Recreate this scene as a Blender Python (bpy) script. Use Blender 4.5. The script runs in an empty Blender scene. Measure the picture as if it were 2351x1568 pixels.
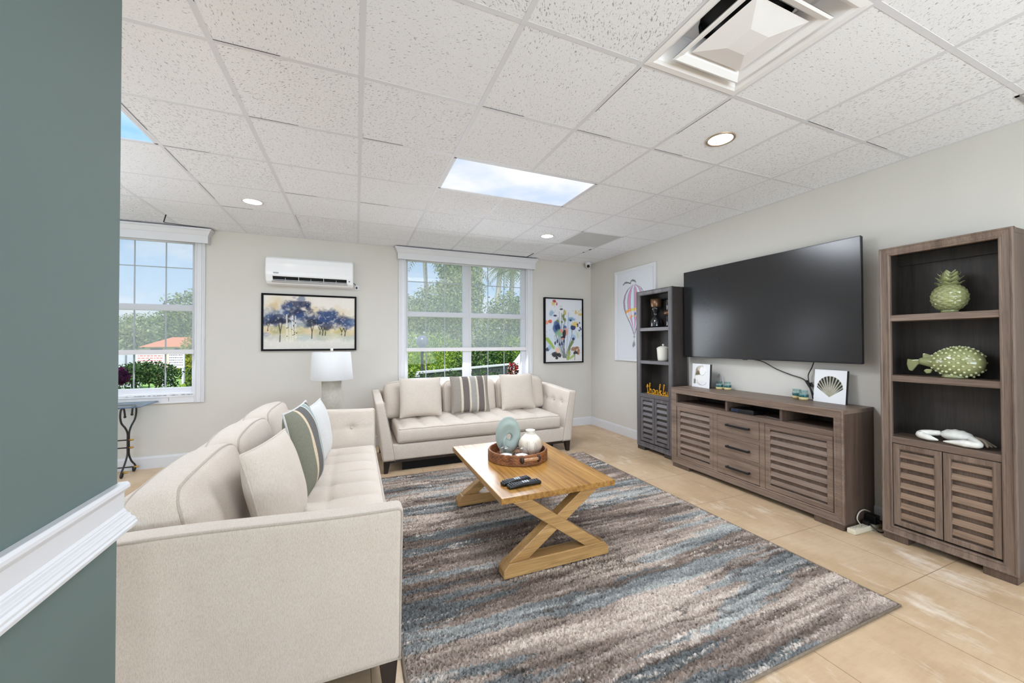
import bpy, bmesh, math, random
import numpy as np
from mathutils import Vector, Matrix, Euler
random.seed(7)
PI = math.pi
sc = bpy.context.scene
COL = sc.collection
H = 1.372            # eye height
CEIL = 2.686
YB = 5.473           # window wall
XW = 3.655           # television wall
GX, GY, T = -0.5862, 2.0338, 0.61   # ceiling grid origin and pitch

def lin(c):
    r = []
    for v in c[:3]:
        v = v / 255.0
        r.append(v / 12.92 if v <= 0.04045 else ((v + 0.055) / 1.055) ** 2.4)
    return (r[0], r[1], r[2], 1.0)

# ------------------------------------------------------------------ mesh builder
class MB:
    def __init__(s):
        s.v = []; s.f = []; s.m = []; s.sm = []
    def add(s, verts, faces, m=0, smooth=False):
        o = len(s.v)
        s.v.extend([tuple(p) for p in verts])
        for f in faces:
            s.f.append(tuple(i + o for i in f)); s.m.append(m); s.sm.append(smooth)
        return s
    def box(s, x0, y0, z0, x1, y1, z1, m=0):
        v = [(x0,y0,z0),(x1,y0,z0),(x1,y1,z0),(x0,y1,z0),(x0,y0,z1),(x1,y0,z1),(x1,y1,z1),(x0,y1,z1)]
        f = [(0,3,2,1),(4,5,6,7),(0,1,5,4),(1,2,6,5),(2,3,7,6),(3,0,4,7)]
        return s.add(v, f, m)
    def bar(s, a, b, w, h, up=(0,0,1), m=0):
        a = Vector(a); b = Vector(b); d = (b - a).normalized()
        up = Vector(up); r = d.cross(up).normalized(); u = r.cross(d).normalized()
        v = []
        for p in (a, b):
            for sx, sz in ((-1,-1),(1,-1),(1,1),(-1,1)):
                v.append(p + r * (sx * w / 2) + u * (sz * h / 2))
        return s.add(v, [(0,1,2,3),(7,6,5,4),(0,4,5,1),(1,5,6,2),(2,6,7,3),(3,7,4,0)], m)
    def grid(s, pts, cu=False, cv=False, m=0, smooth=True):
        nu = len(pts); nv = len(pts[0])
        v = [p for row in pts for p in row]; f = []
        for i in range(nu if cu else nu - 1):
            for j in range(nv if cv else nv - 1):
                a = i * nv + j; b = ((i + 1) % nu) * nv + j
                c = ((i + 1) % nu) * nv + (j + 1) % nv; d = i * nv + (j + 1) % nv
                f.append((a, b, c, d))
        return s.add(v, f, m, smooth)
    def lathe(s, prof, n=32, c=(0,0,0), m=0, caps=True, fn=None):
        pts = []
        for r, z in prof:
            row = []
            for k in range(n):
                a = 2 * PI * k / n
                rr = r if fn is None else r * fn(a, z)
                row.append((c[0] + rr * math.cos(a), c[1] + rr * math.sin(a), c[2] + z))
            pts.append(row)
        s.grid(pts, cv=True, m=m)
        if caps:
            o = len(s.v)
            for row, flip in ((pts[0], True), (pts[-1], False)):
                s.add(row, [tuple(range(n))], m, False)
        return s
    def tube(s, pts, r, n=8, closed=False, m=0, cap=True):
        P = [Vector(p) for p in pts]; N = len(P)
        rad = r if isinstance(r, (list, tuple)) else [r] * N
        rows = []; prev = None
        for i in range(N):
            if closed:
                d = P[(i + 1) % N] - P[i - 1]
            else:
                d = P[min(i + 1, N - 1)] - P[max(i - 1, 0)]
            if d.length < 1e-9: d = Vector((0,0,1))
            d.normalize()
            if prev is None:
                a = Vector((0,0,1)) if abs(d.z) < 0.9 else Vector((1,0,0))
                u = d.cross(a).normalized()
            else:
                u = prev - d * prev.dot(d)
                if u.length < 1e-6: u = d.orthogonal()
                u.normalize()
            prev = u; w = d.cross(u)
            rows.append([tuple(P[i] + (u * math.cos(2*PI*k/n) + w * math.sin(2*PI*k/n)) * rad[i]) for k in range(n)])
        s.grid(rows, cu=closed, cv=True, m=m)
        if cap and not closed:
            s.add(rows[0], [tuple(range(n))], m); s.add(rows[-1], [tuple(range(n))], m)
        return s
    def prism(s, poly, lo, hi, axis='y', m=0):
        def P(a, b, t):
            return {'x': (t, a, b), 'y': (a, t, b), 'z': (a, b, t)}[axis]
        n = len(poly)
        v = [P(a, b, lo) for a, b in poly] + [P(a, b, hi) for a, b in poly]
        f = [tuple(range(n)), tuple(range(2*n-1, n-1, -1))]
        for i in range(n):
            j = (i + 1) % n
            f.append((i, j, n + j, n + i))
        return s.add(v, f, m)
    def ell(s, c, r, nu=16, nv=12, m=0, fn=None):
        rows = []
        for i in range(nv + 1):
            t = PI * i / nv
            row = []
            for k in range(nu):
                a = 2 * PI * k / nu
                p = Vector((math.sin(t)*math.cos(a), math.sin(t)*math.sin(a), math.cos(t)))
                q = 1.0 if fn is None else fn(p)
                row.append((c[0]+r[0]*p.x*q, c[1]+r[1]*p.y*q, c[2]+r[2]*p.z*q))
            rows.append(row)
        return s.grid(rows, cv=True, m=m)
    def ring(s, prof, y0, y1, z0, z1, m=0, smooth=False):
        """mitred frame in the plane x=const: prof = [(inset, depth x)], around rectangle y0..y1 x z0..z1"""
        rows = []
        for ins, dx in prof:
            rows.append([(dx, y0+ins, z0+ins), (dx, y1-ins, z0+ins), (dx, y1-ins, z1-ins), (dx, y0+ins, z1-ins)])
        return s.grid(rows, cv=True, m=m, smooth=smooth)
    def rbox(s, h, r, n, post, m=0):
        """rounded box of half sizes h, radius r, interior divisions n; post maps a local point"""
        lines = []
        for a in range(3):
            e = [h[a] - r * q for q in (0, .12, .35, .65, 1)]
            inner = [(-1 + 2 * (k + 1) / (n[a] + 1)) * (h[a] - r) for k in range(n[a])]
            lines.append([-q for q in e] + inner + e[::-1])
        L = [len(q) for q in lines]
        idx = {}; V = []; F = []
        def vid(i, j, k):
            key = (i, j, k)
            if key not in idx:
                p = (lines[0][i], lines[1][j], lines[2][k])
                q = [max(-(h[a]-r), min(h[a]-r, p[a])) for a in range(3)]
                d = Vector((p[0]-q[0], p[1]-q[1], p[2]-q[2]))
                if d.length > 1e-9: d = d.normalized() * r
                idx[key] = len(V)
                V.append(tuple(post(q[0]+d.x, q[1]+d.y, q[2]+d.z)))
            return idx[key]
        for a in range(3):
            b, c = [q for q in range(3) if q != a]
            for end in (0, L[a]-1):
                for i in range(L[b]-1):
                    for j in range(L[c]-1):
                        qd = []
                        for di, dj in ((0,0),(1,0),(1,1),(0,1)):
                            t = [0,0,0]; t[a] = end; t[b] = i+di; t[c] = j+dj
                            qd.append(vid(*t))
                        F.append(tuple(qd))
        return s.add(V, F, m, True)
    def build(s, name, mats, parent=None, bevel=0.0, seg=2, fix=True):
        me = bpy.data.meshes.new(name)
        me.from_pydata(s.v, [], s.f)
        if not isinstance(mats, (list, tuple)): mats = [mats]
        for q in mats: me.materials.append(q)
        me.polygons.foreach_set('material_index', s.m)
        me.polygons.foreach_set('use_smooth', s.sm)
        if fix:
            bm = bmesh.new(); bm.from_mesh(me)
            bmesh.ops.remove_doubles(bm, verts=bm.verts, dist=1e-5)
            bmesh.ops.recalc_face_normals(bm, faces=bm.faces)
            bm.to_mesh(me); bm.free()
        me.update()
        o = bpy.data.objects.new(name, me); COL.objects.link(o)
        if parent is not None: o.parent = parent
        if bevel > 0:
            b = o.modifiers.new('bevel', 'BEVEL'); b.width = bevel; b.segments = seg
            b.limit_method = 'ANGLE'; b.angle_limit = math.radians(40)
        return o

def thing(name, label, cat, loc=(0,0,0), rz=0.0, group=None):
    o = bpy.data.objects.new(name, None); COL.objects.link(o)
    o.location = loc; o.rotation_euler = (0, 0, rz); o.empty_display_size = 0.1
    return tag(o, label, cat, group)
def tag(o, label, cat, group=None):
    o['label'] = label; o['category'] = cat
    if group: o['group'] = group
    return o
def struct(o):
    o['kind'] = 'structure'; return o
def dup(root, loc=None, label=None):
    r = root.copy(); COL.objects.link(r)
    if loc is not None: r.location = loc
    if label: r['label'] = label
    for ch in list(root.children):
        c = ch.copy(); COL.objects.link(c); c.parent = r
        for g in list(ch.children):
            d = g.copy(); COL.objects.link(d); d.parent = c
    return r

# ------------------------------------------------------------------ materials
def newmat(name):
    m = bpy.data.materials.new(name); m.use_nodes = True
    nt = m.node_tree; b = nt.nodes.get('Principled BSDF')
    return m, nt, b
def N(nt, t, **kw):
    n = nt.nodes.new(t)
    for k, v in kw.items(): setattr(n, k, v)
    return n
def L(nt, a, b): nt.links.new(a, b)
def ramp(nt, stops, mode='LINEAR'):
    n = N(nt, 'ShaderNodeValToRGB'); cr = n.color_ramp; cr.interpolation = mode
    while len(cr.elements) < len(stops): cr.elements.new(0.5)
    for e, (p, c) in zip(cr.elements, stops):
        e.position = p; e.color = c if len(c) == 4 else lin(c)
    return n
def coords(nt, scale=(1,1,1), rot=(0,0,0), loc=(0,0,0)):
    t = N(nt, 'ShaderNodeTexCoord'); mp = N(nt, 'ShaderNodeMapping')
    mp.inputs['Scale'].default_value = scale; mp.inputs['Rotation'].default_value = rot; mp.inputs['Location'].default_value = loc
    L(nt, t.outputs['Object'], mp.inputs['Vector']); return mp.outputs['Vector']
def noise(nt, vec, scale, detail=3, rough=0.55):
    n = N(nt, 'ShaderNodeTexNoise'); n.inputs['Scale'].default_value = scale
    n.inputs['Detail'].default_value = detail; n.inputs['Roughness'].default_value = rough
    L(nt, vec, n.inputs['Vector']); return n.outputs['Fac']
def bump(nt, b, h, strength=0.3, dist=0.002):
    n = N(nt, 'ShaderNodeBump'); n.inputs['Strength'].default_value = strength; n.inputs['Distance'].default_value = dist
    L(nt, h, n.inputs['Height']); L(nt, n.outputs['Normal'], b.inputs['Normal'])
def mixc(nt, fac, a, b, mode='MIX'):
    n = N(nt, 'ShaderNodeMix', data_type='RGBA', blend_type=mode)
    if hasattr(fac, 'links') or not isinstance(fac, (int, float)): L(nt, fac, n.inputs[0])
    else: n.inputs[0].default_value = fac
    for val, i in ((a, 6), (b, 7)):
        if isinstance(val, (tuple, list)): n.inputs[i].default_value = val if len(val) == 4 else lin(val)
        else: L(nt, val, n.inputs[i])
    return n.outputs[2]
def plain(name, c, rough=0.5, metal=0.0, var=0.06, nscale=8.0, bstr=0.0, bscale=200.0, spec=0.5, coat=0.0):
    m, nt, b = newmat(name)
    v = coords(nt)
    f = noise(nt, v, nscale, 4)
    c0 = lin(c); lo = tuple(q * (1 - var) for q in c0[:3]) + (1,); hi = tuple(min(1, q * (1 + var)) for q in c0[:3]) + (1,)
    r = ramp(nt, [(0.3, lo), (0.7, hi)]); L(nt, f, r.inputs['Fac']); L(nt, r.outputs['Color'], b.inputs['Base Color'])
    b.inputs['Roughness'].default_value = rough; b.inputs['Metallic'].default_value = metal
    b.inputs['Specular IOR Level'].default_value = spec; b.inputs['Coat Weight'].default_value = coat
    if bstr > 0: bump(nt, b, noise(nt, v, bscale, 2), bstr, 0.001)
    return m
def wood(name, dark, mid, light, axis, rough=0.45, across=38.0, along=1.6, bstr=0.15, streak=0.55, planks=0.0):
    """grain runs along axis 0/1/2 of the object"""
    m, nt, b = newmat(name)
    scl = [across] * 3; scl[axis] = along
    v = coords(nt, tuple(scl))
    vb = coords(nt, tuple(q * 0.22 for q in scl), loc=(3.1, 1.7, 0.4))
    f1 = noise(nt, v, 1.0, 5, 0.62); f2 = noise(nt, vb, 1.0, 3)
    r = ramp(nt, [(0.28, dark), (0.5, mid), (0.74, light)]); L(nt, f1, r.inputs['Fac'])
    r2 = ramp(nt, [(0.35, dark), (0.65, light)]); L(nt, f2, r2.inputs['Fac'])
    col = mixc(nt, 1 - streak, r.outputs['Color'], r2.outputs['Color'])
    fine = [across * 5] * 3; fine[axis] = along * 4
    f3 = noise(nt, coords(nt, tuple(fine)), 1.0, 2)
    r3 = ramp(nt, [(0.36, (0.5,0.5,0.5,1)), (0.5, (1,1,1,1))]); L(nt, f3, r3.inputs['Fac'])
    col = mixc(nt, 0.55, col, r3.outputs['Color'], 'MULTIPLY')
    L(nt, col, b.inputs['Base Color']); b.inputs['Roughness'].default_value = rough
    bump(nt, b, f3, bstr, 0.001)
    return m
def fabric(name, c, c2, scale=420.0, bstr=0.35, rough=0.95, slub=0.5):
    m, nt, b = newmat(name)
    v = coords(nt)
    f = noise(nt, coords(nt, (1,1,0.10)), scale, 2, 0.6); g = noise(nt, coords(nt, (0.30,0.30,1)), scale*1.3, 2, 0.6)
    big = noise(nt, v, 9, 3)
    r = ramp(nt, [(0.34, c2), (0.56, c)]); L(nt, f, r.inputs['Fac'])
    r1 = ramp(nt, [(0.34, c2), (0.56, c)]); L(nt, g, r1.inputs['Fac'])
    col = mixc(nt, 0.38, r.outputs['Color'], r1.outputs['Color'])
    r2 = ramp(nt, [(0.3, (0.93,0.90,0.90,1)), (0.7, (1,1,1,1))]); L(nt, big, r2.inputs['Fac'])
    col = mixc(nt, slub, col, r2.outputs['Color'], 'MULTIPLY')
    L(nt, col, b.inputs['Base Color']); b.inputs['Roughness'].default_value = rough
    b.inputs['Specular IOR Level'].default_value = 0.15
    b.inputs['Sheen Weight'].default_value = 0.15; b.inputs['Sheen Roughness'].default_value = 0.6
    bump(nt, b, f, bstr, 0.0015)
    return m
def stripes(name, axis, stops, rough=0.95):
    """constant colour bands along one object axis, stops = [(coord, colour)] with coord in 0..1 mapped from -0.5..0.5 m"""
    m, nt, b = newmat(name)
    t = N(nt, 'ShaderNodeTexCoord'); s = N(nt, 'ShaderNodeSeparateXYZ'); L(nt, t.outputs['Object'], s.inputs[0])
    a = N(nt, 'ShaderNodeMath', operation='ADD'); a.inputs[1].default_value = 0.5; L(nt, s.outputs[axis], a.inputs[0])
    r = ramp(nt, stops, 'CONSTANT'); L(nt, a.outputs[0], r.inputs['Fac'])
    f = noise(nt, coords(nt, (1,1,0.2)), 380, 2); r2 = ramp(nt, [(0.35, (0.74,0.74,0.74,1)), (0.6, (1,1,1,1))]); L(nt, f, r2.inputs['Fac'])
    L(nt, mixc(nt, 0.8, r.outputs['Color'], r2.outputs['Color'], 'MULTIPLY'), b.inputs['Base Color'])
    b.inputs['Roughness'].default_value = rough; b.inputs['Specular IOR Level'].default_value = 0.15
    bump(nt, b, f, 0.3, 0.0015)
    return m
def emit(name, c, strength, c2=None, scale=1.5):
    m, nt, b = newmat(name)
    nt.nodes.remove(b); out = nt.nodes['Material Output']
    e = N(nt, 'ShaderNodeEmission'); e.inputs['Strength'].default_value = strength
    if c2 is None: e.inputs['Color'].default_value = lin(c)
    else:
        f = noise(nt, coords(nt), scale, 4); r = ramp(nt, [(0.38, c), (0.62, c2)]); L(nt, f, r.inputs['Fac']); L(nt, r.outputs['Color'], e.inputs['Color'])
    L(nt, e.outputs[0], out.inputs['Surface']); return m
def attr_mat(name, rough=0.8, nz=0.0, spec=0.3):
    m, nt, b = newmat(name)
    a = N(nt, 'ShaderNodeAttribute'); a.attribute_name = 'Col'
    col = a.outputs['Color']
    f = noise(nt, coords(nt), 900 if nz else 60, 2)
    r = ramp(nt, [(0.3, (1-nz,1-nz,1-nz,1)), (0.62, (1,1,1,1))]); L(nt, f, r.inputs['Fac'])
    col = mixc(nt, 1.0, col, r.outputs['Color'], 'MULTIPLY')
    L(nt, col, b.inputs['Base Color']); b.inputs['Roughness'].default_value = rough; b.inputs['Specular IOR Level'].default_value = spec
    return m
def glassy(name, tint=(255,255,255), gloss=0.08, rough=0.02):
    """thin clear pane: mostly see-through with a faint mirror"""
    m, nt, b = newmat(name); nt.nodes.remove(b); out = nt.nodes['Material Output']
    t = N(nt, 'ShaderNodeBsdfTransparent'); t.inputs[0].default_value = lin(tint)
    g = N(nt, 'ShaderNodeBsdfGlossy'); g.inputs['Roughness'].default_value = rough
    mx = N(nt, 'ShaderNodeMixShader')
    if gloss <= 0.1:
        mx.inputs[0].default_value = gloss
    else:                                   # reflects more towards grazing angles
        lw = N(nt, 'ShaderNodeLayerWeight'); lw.inputs['Blend'].default_value = 0.5
        pw = N(nt, 'ShaderNodeMath', operation='POWER'); pw.inputs[1].default_value = 3.2; L(nt, lw.outputs['Facing'], pw.inputs[0])
        ml = N(nt, 'ShaderNodeMath', operation='MULTIPLY_ADD'); ml.inputs[1].default_value = gloss; ml.inputs[2].default_value = 0.03; L(nt, pw.outputs[0], ml.inputs[0]); L(nt, ml.outputs[0], mx.inputs[0])
    L(nt, t.outputs[0], mx.inputs[1]); L(nt, g.outputs[0], mx.inputs[2]); L(nt, mx.outputs[0], out.inputs['Surface'])
    return m

# ------------------------------------------------------------------ numpy painting
def vnoise(x, y, s=0):
    xi = np.floor(x); yi = np.floor(y); fx = x - xi; fy = y - yi
    fx = fx*fx*(3-2*fx); fy = fy*fy*(3-2*fy)
    def h(i, j):
        v = np.sin(i*127.1 + j*311.7 + s*74.7) * 43758.5453
        return v - np.floor(v)
    a = h(xi, yi); b = h(xi+1, yi); c = h(xi, yi+1); d = h(xi+1, yi+1)
    return (a*(1-fx)+b*fx)*(1-fy) + (c*(1-fx)+d*fx)*fy
def fbm(x, y, s=0, o=4):
    t = 0; a = 0.5; n = 0
    for k in range(o):
        t = t + a*vnoise(x*2**k, y*2**k, s+k*3.7); n += a; a *= 0.5
    return t/n
def sstep(a, b, x):
    t = np.clip((x-a)/(b-a), 0, 1); return t*t*(3-2*t)
class Canvas:
    def __init__(s, nu, nv, base, aspect=1.0):
        s.nu, s.nv, s.asp = nu, nv, aspect
        u = np.linspace(0, 1, nu); v = np.linspace(0, 1, nv)
        s.U, s.V = np.meshgrid(u, v, indexing='ij')
        s.X = s.U*aspect
        s.C = np.zeros((nu, nv, 3)); s.C[:] = np.array(lin(base)[:3])
    def mix(s, mask, c, k=1.0):
        mk = (np.clip(mask, 0, 1)*k)[..., None]
        s.C = s.C*(1-mk) + np.array(lin(c)[:3])*mk
    def blob(s, cu, cv, ru, rv, c, k=1.0, rag=0.45, soft=0.25, seed=0, nf=9):
        nf = max(nf, .75/min(ru*s.asp, rv))
        d = np.sqrt(((s.U-cu)/ru)**2 + ((s.V-cv)/rv)**2) + rag*(fbm(s.X*nf, s.V*nf, seed+cu*13, 4)-0.5)*2
        s.mix(1-sstep(1-soft, 1+soft, d), c, k)
    def stroke(s, pts, w, c, k=1.0, w2=None):
        best = np.full(s.U.shape, 9.0)
        n = len(pts)-1
        for i in range(n):
            (a, b), (p, q) = pts[i], pts[i+1]
            ax, px = a*s.asp, p*s.asp
            dx, dy = px-ax, q-b; l2 = dx*dx+dy*dy+1e-12
            t = np.clip(((s.X-ax)*dx+(s.V-b)*dy)/l2, 0, 1)
            d = np.hypot(s.X-ax-t*dx, s.V-b-t*dy)
            ww = w if w2 is None else w+(w2-w)*(i+t)/n
            best = np.minimum(best, d/ww)
        s.mix(1-sstep(0.6, 1.2, best), c, k)
    def mesh(s, name, mat, place, parent=None):
        """place(u, v) arrays -> (N,3) coordinates"""
        pts = place(s.U.ravel(), s.V.ravel())
        return colmesh(name, pts, s.nu, s.nv, s.C.reshape(-1, 3), mat, parent)
def colmesh(name, pts, nu, nv, cols, mat, parent=None, smooth=False, flip=False):
    me = bpy.data.meshes.new(name)
    i, j = np.meshgrid(np.arange(nu-1), np.arange(nv-1), indexing='ij')
    a = (i*nv+j).ravel()
    q = np.stack([a, a+nv, a+nv+1, a+1], 1)
    if flip: q = q[:, ::-1]
    me.vertices.add(len(pts)); me.vertices.foreach_set('co', np.asarray(pts, dtype=np.float32).ravel())
    nf = len(q); me.loops.add(nf*4); me.loops.foreach_set('vertex_index', q.ravel().astype(np.int32))
    me.polygons.add(nf); me.polygons.foreach_set('loop_start', np.arange(0, nf*4, 4, dtype=np.int32))
    me.polygons.foreach_set('use_smooth', np.full(nf, smooth))
    me.update(calc_edges=True); me.validate()
    at = me.color_attributes.new('Col', 'FLOAT_COLOR', 'POINT')
    rgba = np.ones((len(pts), 4), dtype=np.float32); rgba[:, :3] = cols
    at.data.foreach_set('color', rgba.ravel())
    me.materials.append(mat)
    o = bpy.data.objects.new(name, me); COL.objects.link(o)
    if parent is not None: o.parent = parent
    return o
# ================================================================== camera
def make_camera():
    f, yaw, pit, rol, cx, cy = 880.2075, .3991, .0121, -.0024, 12.325, -8.1765
    fw = Vector((math.sin(yaw)*math.cos(pit), math.cos(yaw)*math.cos(pit), math.sin(pit)))
    r = Vector((math.cos(yaw), -math.sin(yaw), 0)); u = r.cross(fw)
    r2 = r*math.cos(rol)+u*math.sin(rol); u2 = -r*math.sin(rol)+u*math.cos(rol)
    cd = bpy.data.cameras.new('camera'); cam = bpy.data.objects.new('camera', cd); COL.objects.link(cam)
    M = Matrix((r2, u2, -fw)).transposed().to_4x4(); M.translation = Vector((0, 0, H))
    cam.matrix_world = M
    cd.sensor_fit = 'HORIZONTAL'; cd.sensor_width = 36.0; cd.lens = f/2351*36
    cd.shift_x = -cx/2351; cd.shift_y = cy/2351; cd.clip_start = 0.03; cd.clip_end = 300
    sc.camera = cam
make_camera()

# ================================================================== materials
M = {}
M['wall'] = plain('wall_paint', (203,199,192), 0.7, var=0.015, nscale=3, bstr=0.05, bscale=300, spec=0.25)
M['teal'] = plain('teal_wall_paint', (99,114,111), 0.65, var=0.02, nscale=3, bstr=0.08, bscale=260, spec=0.25)
M['white'] = plain('white_trim_paint', (210,210,213), 0.4, var=0.01, nscale=4)
M['vinyl'] = plain('white_vinyl', (208,208,213), 0.35, var=0.01)
M['grid'] = plain('white_grid_paint', (216,216,221), 0.5, var=0.01)
M['black'] = plain('black_plastic', (16,16,18), 0.35, var=0.1)
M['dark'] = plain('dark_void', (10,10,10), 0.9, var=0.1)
M['blackmetal'] = plain('black_iron', (30,28,27), 0.5, var=0.1, bstr=0.1)
M['brass'] = plain('aged_brass', (176,136,66), 0.4, metal=0.7, var=0.1)
M['gold'] = plain('gold_metal', (214,160,52), 0.28, metal=0.9, var=0.05)
M['wd_y'] = wood('taupe_wood_along_y', (84,67,56), (118,98,85), (144,124,109), 1)
M['wd_z'] = wood('taupe_wood_upright', (84,67,56), (118,98,85), (144,124,109), 2)
M['wd_side'] = wood('taupe_wood_side', (66,52,44), (92,74,63), (108,90,78), 2)
M['wd_slat'] = wood('warm_taupe_slats', (92,70,54), (128,102,82), (152,126,104), 1)
M['wd_in'] = wood('stain_and_shade_back', (38,33,30), (52,46,42), (64,58,54), 2, rough=0.5)  # dark stain, deepened by the shade inside the cabinets
M['gy_y'] = wood('sky_tinted_wood_along_y', (66,62,64), (92,88,90), (122,118,120), 1)  # grey of the fronts is sky reflection put into the wood colour
M['gy_z'] = wood('sky_tinted_wood_upright', (66,62,64), (92,88,90), (122,118,120), 2)
M['gy_side'] = wood('charcoal_wood_side', (46,40,37), (60,54,50), (72,65,61), 2)
M['oak_y'] = wood('honey_oak_top', (104,70,32), (164,118,58), (192,146,80), 1, rough=0.24, across=52, along=1.1, streak=0.75)
M['oak_x'] = wood('honey_oak_rail', (134,98,52), (176,134,80), (198,158,104), 0, rough=0.45)
M['espresso'] = wood('espresso_wood', (26,18,15), (38,27,22), (50,37,30), 2, rough=0.4)
M['sofa'] = fabric('oatmeal_linen', (208,197,185), (182,170,156), 560)
M['pillow'] = fabric('cream_weave', (206,196,184), (184,172,158), 500)
M['pale'] = fabric('pale_grey_weave', (206,206,204), (184,184,182), 480)
M['piping'] = fabric('linen_piping', (184,173,160), (160,148,135), 500)
M['ceramic'] = plain('cream_glaze', (226,222,210), 0.2, var=0.02)
M['green'] = plain('celadon_green_glaze', (148,152,106), 0.15, var=0.16, nscale=14, coat=0.4)
M['shade'] = plain('white_lamp_linen', (212,212,213), 0.8, var=0.01, bstr=0.1, bscale=500)
M['glass'] = glassy('window_glass', (255,255,255), 0.008)

def ceiling_material():
    m, nt, b = newmat('fissured_ceiling_tile')
    t = N(nt, 'ShaderNodeTexCoord')
    sub = N(nt, 'ShaderNodeVectorMath', operation='SUBTRACT'); sub.inputs[1].default_value = (GX, GY, 0)
    L(nt, t.outputs['Object'], sub.inputs[0])
    dv = N(nt, 'ShaderNodeVectorMath', operation='DIVIDE'); dv.inputs[1].default_value = (T, T, 1); L(nt, sub.outputs[0], dv.inputs[0])
    fl = N(nt, 'ShaderNodeVectorMath', operation='FLOOR'); L(nt, dv.outputs[0], fl.inputs[0])
    sp = N(nt, 'ShaderNodeSeparateXYZ'); L(nt, fl.outputs[0], sp.inputs[0])
    cb = N(nt, 'ShaderNodeCombineXYZ'); L(nt, sp.outputs[0], cb.inputs[0]); L(nt, sp.outputs[1], cb.inputs[1])
    wn = N(nt, 'ShaderNodeTexWhiteNoise'); L(nt, cb.outputs[0], wn.inputs['Vector'])
    ang = N(nt, 'ShaderNodeMath', operation='MULTIPLY'); ang.inputs[1].default_value = 6.28; L(nt, wn.outputs['Value'], ang.inputs[0])
    vr = N(nt, 'ShaderNodeVectorRotate', rotation_type='Z_AXIS'); L(nt, t.outputs['Object'], vr.inputs['Vector']); L(nt, ang.outputs[0], vr.inputs['Angle'])
    mp = N(nt, 'ShaderNodeMapping'); mp.inputs['Scale'].default_value = (60, 150, 60); L(nt, vr.outputs[0], mp.inputs['Vector'])
    f = noise(nt, mp.outputs[0], 1.0, 3.0, 0.62)
    # the amount of pitting differs from tile to tile
    th = N(nt, 'ShaderNodeMapRange'); th.inputs['To Min'].default_value = 0.096; th.inputs['To Max'].default_value = 0.052; L(nt, wn.outputs['Value'], th.inputs['Value'])
    ad = N(nt, 'ShaderNodeMath', operation='SUBTRACT'); L(nt, f, ad.inputs[0]); L(nt, th.outputs[0], ad.inputs[1])
    r = ramp(nt, [(0.525, (236,237,241)), (0.58, (166,165,168))]); L(nt, ad.outputs[0], r.inputs['Fac'])
    mp2 = N(nt, 'ShaderNodeMapping'); mp2.inputs['Scale'].default_value = (170, 170, 170); L(nt, t.outputs['Object'], mp2.inputs['Vector'])
    f2 = noise(nt, mp2.outputs[0], 1.0, 2.0, 0.6)
    r2 = ramp(nt, [(0.58, (1,1,1,1)), (0.70, (0.8,0.8,0.8,1))]); L(nt, f2, r2.inputs['Fac'])
    L(nt, mixc(nt, 1.0, r.outputs['Color'], r2.outputs['Color'], 'MULTIPLY'), b.inputs['Base Color'])
    b.inputs['Roughness'].default_value = 0.9; b.inputs['Specular IOR Level'].default_value = 0.1
    bump(nt, b, r.outputs['Color'], 0.3, 0.003)
    return m
M['tile'] = ceiling_material()

def floor_material():
    m, nt, b = newmat('travertine_floor_tile')
    v = coords(nt)
    f1 = noise(nt, coords(nt, (1.1, 0.7, 1), rot=(0,0,0.5)), 2.2, 6, 0.62)
    r = ramp(nt, [(0.3, (180,152,121)), (0.5, (196,168,136)), (0.66, (207,182,152))]); L(nt, f1, r.inputs['Fac'])
    f2 = noise(nt, coords(nt, (2.2, 0.8, 1), rot=(0,0,-0.45), loc=(4,2,0)), 1.9, 7, 0.68)
    r2 = ramp(nt, [(0.55, (0,0,0,1)), (0.68, (1,1,1,1))]); L(nt, f2, r2.inputs['Fac'])
    col = mixc(nt, r2.outputs['Color'], r.outputs['Color'], (224,208,188))
    f3 = noise(nt, coords(nt, (9, 40, 1), rot=(0,0,-0.4)), 1.0, 4, 0.7)
    r3 = ramp(nt, [(0.3, (0.88,0.86,0.82,1)), (0.55, (1,1,1,1))]); L(nt, f3, r3.inputs['Fac'])
    col = mixc(nt, 0.7, col, r3.outputs['Color'], 'MULTIPLY')
    # grout lines
    t = N(nt, 'ShaderNodeTexCoord'); s = N(nt, 'ShaderNodeSeparateXYZ'); L(nt, t.outputs['Object'], s.inputs[0])
    masks = []
    for ax, o, p in ((0, 3.085 - 0.605*20, 0.605), (1, 1.157 - 0.623*20, 0.623)):
        a = N(nt, 'ShaderNodeMath', operation='SUBTRACT'); a.inputs[1].default_value = o; L(nt, s.outputs[ax], a.inputs[0])
        d = N(nt, 'ShaderNodeMath', operation='DIVIDE'); d.inputs[1].default_value = p; L(nt, a.outputs[0], d.inputs[0])
        fr = N(nt, 'ShaderNodeMath', operation='FRACT'); L(nt, d.outputs[0], fr.inputs[0])
        lt = N(nt, 'ShaderNodeMath', operation='LESS_THAN'); lt.inputs[1].default_value = 0.0065; L(nt, fr.outputs[0], lt.inputs[0])
        masks.append(lt.outputs[0])
    mx = N(nt, 'ShaderNodeMath', operation='MAXIMUM'); L(nt, masks[0], mx.inputs[0]); L(nt, masks[1], mx.inputs[1])
    col = mixc(nt, mx.outputs[0], col, (140,118,92))
    L(nt, col, b.inputs['Base Color']); b.inputs['Roughness'].default_value = 0.42; b.inputs['Specular IOR Level'].default_value = 0.35
    bump(nt, b, f3, 0.06, 0.001)
    return m
M['floor'] = floor_material()

# ================================================================== room shell
X0, Y0 = -4.2, -4.2
mb = MB(); mb.box(X0-.2, Y0-.2, -0.12, XW+.2, YB+.2, 0.0); struct(mb.build('floor', M['floor']))

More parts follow.
